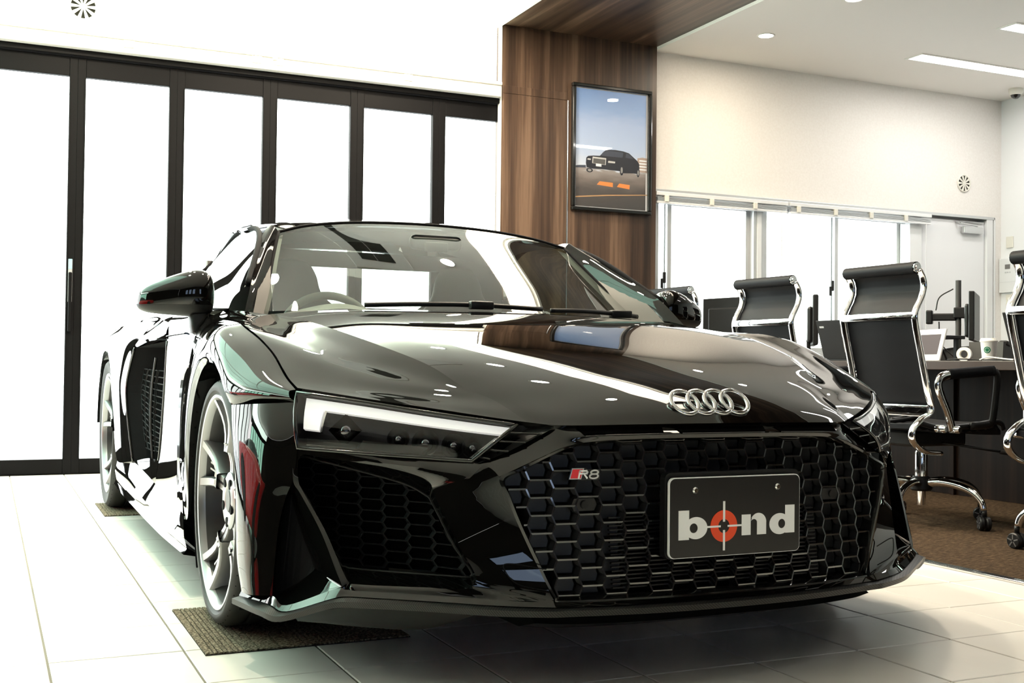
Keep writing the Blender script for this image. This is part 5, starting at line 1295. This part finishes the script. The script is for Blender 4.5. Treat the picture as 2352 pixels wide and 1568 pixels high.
# photo frame / tablet
e = empty('tablet_display', (4.45, 2.19, DT), R(-14), label='white framed tablet display leaning beside the clear office chair', cat='tablet')
f = obj('tablet_frame', boxm(-.012, 0, -.13, .13, 0, .175, .004), MAT['alu_white'], e); f.rotation_euler = (0, R(14), 0)
d2 = obj('tablet_screen', boxm(-.0135, -.0118, -.10, .10, .035, .145), mat('tablet_screen', (.10, .09, .10), .2), f)
b = bmesh.new(); tube(b, [(.05, 0, .15), (.12, 0, .0)], .006, 6); obj('tablet_leg', b, BK, e)
tag(obj('desk_shelf', boxm(4.70, 4.90, 2.36, 2.75, DT+.130, DT+.150, .004), BK), 'thin black shelf board just above the white tablet display', 'shelf')
for (x, y) in ((4.73, 2.40), (4.87, 2.40), (4.73, 2.71), (4.87, 2.71)):
    o = obj('shelf_leg', boxm(x-.01, x+.01, y-.01, y+.01, DT, DT+.130), BK, bpy.data.objects['desk_shelf'])
# desk phone
e = empty('desk_phone', (4.66, 1.98, DT), R(10), label='black desk telephone between the tablet display and the paper cup', cat='telephone')
b = bmesh.new(); prism(b, [(-.02, -.10, 0), (.18, -.10, 0), (.18, -.10, .02), (.02, -.10, .105), (-.01, -.10, .105)], (0, .20, 0)); obj('phone_body', fixn(b), MAT['interior_dark'], e)
b = boxm(-.005, .03, -.105, -.055, .10, .128, .008); obj('handset', boxm(-.01, .17, -.105, -.055, .085, .115, .01), BK, e).rotation_euler = (0, R(12), 0); b.free()
obj('phone_screen', boxm(.03, .09, -.02, .07, .085, .089), MAT['interior_grey'], e).rotation_euler = (0, R(10), 0)
# black shell chair on the other side of the desk
e = empty('visitor_chair', (5.98, 3.38, .004), R(215), label='black shell chair on the far side of the desk by the phone', cat='chair')
b = bmesh.new(); rows = []
for (z, hw, x) in ((.45, .24, .18), (.44, .25, .0), (.46, .23, -.16), (.52, .19, -.21), (.62, .19, -.235), (.72, .225, -.25), (.82, .235, -.265), (.855, .20, -.27)): rows.append([(x-.03*(1-t*t)*(1 if z > .5 else 0), t*hw, z+(.0 if z < .8 else -.02*t*t)) for t in [-1+j/5 for j in range(11)]])
loft(rows, 21, 25, b); obj('shell', fixn(b), BK, e, True)
for (x, y) in ((.16, .18), (.16, -.18), (-.16, .18), (-.16, -.18)):
    b = bmesh.new(); tube(b, [(x*.5, y*.5, .44), (x*1.25, y*1.25, 0)], .009, 8); obj('leg', b, CH, e, True)
# paper cup
e = empty('paper_cup', (4.42, 1.745, DT), label='white paper coffee cup with lid and green round logo on the desk', cat='cup')
b = bmesh.new(); lathe(b, [(0, 0), (.030, 0), (.031, .003), (.040, .098), (.0415, .100)], 28); obj('cup', fixn(b), MAT['white_print'], e, True, 40)
b = bmesh.new(); lathe(b, [(.0415, .097), (.0425, .100), (.0425, .104), (.040, .106), (.038, .114), (.034, .115), (.033, .110), (0, .110)], 28); obj('lid', fixn(b), MAT['trim_white'], e, True, 40)
mat('logo_green', (.01, .16, .08), .5)
b = bmesh.new(); a0 = R(-150); rows = []
def cupp(da, z, off): 
    r = .031+(.040-.031)*(z-.003)/.095+off; return (r*math.cos(a0+da), r*math.sin(a0+da), z)
pts = [cupp(.46*math.cos(2*math.pi*k/24), .056+.0165*math.sin(2*math.pi*k/24), .0006) for k in range(24)]; c0 = b.verts.new(cupp(0, .056, .0012)); vs = [b.verts.new(p) for p in pts]
for k in range(24): b.faces.new((c0, vs[k], vs[(k+1) % 24]))
obj('logo', fixn(b), MAT['logo_green'], e)
b = bmesh.new()
for rr in (.62,): tube(b, [cupp(.46*rr*math.cos(2*math.pi*k/24), .056+.0165*rr*math.sin(2*math.pi*k/24), .0014) for k in range(24)], .0007, 4, closed=True)
obj('logo_ring', b, MAT['white_print'], e)
# tape roll and small desk clutter
e = empty('tape_roll', (4.40, 1.885, DT), R(30), label='roll of white tape standing on the desk beside the paper cup', cat='tape')
b = bmesh.new(); lathe(b, [(.022, -.012), (.036, -.012), (.036, .012), (.022, .012), (.022, -.012)], 30, 'x', (0, 0, .036)); obj('tape', fixn(b), MAT['trim_white'], e, True, 35)
b = bmesh.new(); lathe(b, [(.020, -.013), (.0225, -.013), (.0225, .013), (.020, .013), (.020, -.013)], 30, 'x', (0, 0, .036)); obj('core', fixn(b), MAT['ivory'], e, True, 35)
tag(obj('desk_cable', (lambda b: (tube(b, cr([(4.30, 1.90, DT+.006), (4.29, 1.80, DT+.010), (4.33, 1.70, DT+.006), (4.30, 1.58, DT+.007), (4.29, 1.50, DT+.006)], 30), .004, 6), b)[1])(bmesh.new()), BK, smooth=True), 'thin black cable lying along the desk edge under the cup', 'cable')
tag(obj('desk_cable', (lambda b: (tube(b, cr([(4.27, 1.66, DT+.006), (4.26, 1.60, DT+.018), (4.28, 1.52, DT+.010), (4.25, 1.44, DT+.006)], 30), .004, 6), b)[1])(bmesh.new()), MAT['trim_white'], smooth=True), 'thin white cable looped on the desk edge before the right laptop', 'cable')
e = empty('computer_mouse', (4.28, 1.12, DT), label='small dark computer mouse on the desk by the right laptop', cat='mouse')
b = bmesh.new(); lathe(b, [(0, .030), (.012, .029), (.024, .022), (.030, .010), (.031, 0)], 20); bmesh.ops.scale(b, verts=b.verts[:], vec=(1.5, 1, 1)); obj('mouse_body', fixn(b), BK, e, True)

# ================================================================== the red car parked on the left, out of frame, seen in the paint
rc = empty('red_car', (-3.35, 1.9, 0), R(4), label='red low car parked to the left, showing as a reflection in the black car', cat='car')
secs = []
for (y, hw, zt, zs, zb) in ((-2.1, .70, .56, .50, .22), (-1.95, .86, .66, .58, .16), (-1.4, .93, .76, .70, .15), (-.6, .94, .86, .76, .15), (.0, .92, .92, .78, .15), (1.0, .93, .95, .80, .15), (1.7, .94, .92, .80, .16), (2.1, .88, .88, .76, .22), (2.25, .76, .80, .66, .30)):
    secs.append([(-hw*.90, y, zb), (-hw, y, zb+.10), (-hw*1.0, y, (zb+zs)/2), (-hw*.97, y, zs), (-hw*.80, y, zt-.02), (-hw*.35, y, zt), (hw*.35, y, zt), (hw*.80, y, zt-.02), (hw*.97, y, zs), (hw, y, (zb+zs)/2), (hw, y, zb+.10), (hw*.90, y, zb)])
b = bmesh.new(); loft(secs, 45, 49, b); obj('body', fixn(b), MAT['red_paint'], rc, True)
g = []
for (y, hw, z) in ((-.75, .62, .86), (-.25, .62, 1.06), (.25, .60, 1.20), (.8, .60, 1.22), (1.3, .56, 1.10), (1.75, .50, .93)): g.append([(-.80, y, .86), (-hw, y, z-.03), (-hw*.5, y, z), (hw*.5, y, z), (hw, y, z-.03), (.80, y, .86)])
b = bmesh.new(); loft(g, 25, 25, b); obj('greenhouse', fixn(b), MAT['gloss_black'], rc, True)
for sx in (-1, 1):
    for y in (-1.25, 1.35):
        b = bmesh.new(); lathe(b, [(0, sx*.955), (.20, sx*.955), (.225, sx*.965), (.31, sx*.96), (.33, sx*.92), (.33, sx*.75)], 40, 'x', (0, y, .33)); obj('wheel', fixn(b), MAT['rubber'], rc, True, 35)
        b = bmesh.new(); lathe(b, [(0, sx*.972), (.06, sx*.975), (.21, sx*.968)], 10, 'x', (0, y, .33)); obj('wheel_cover', fixn(b), MAT['alloy_dark'], rc)
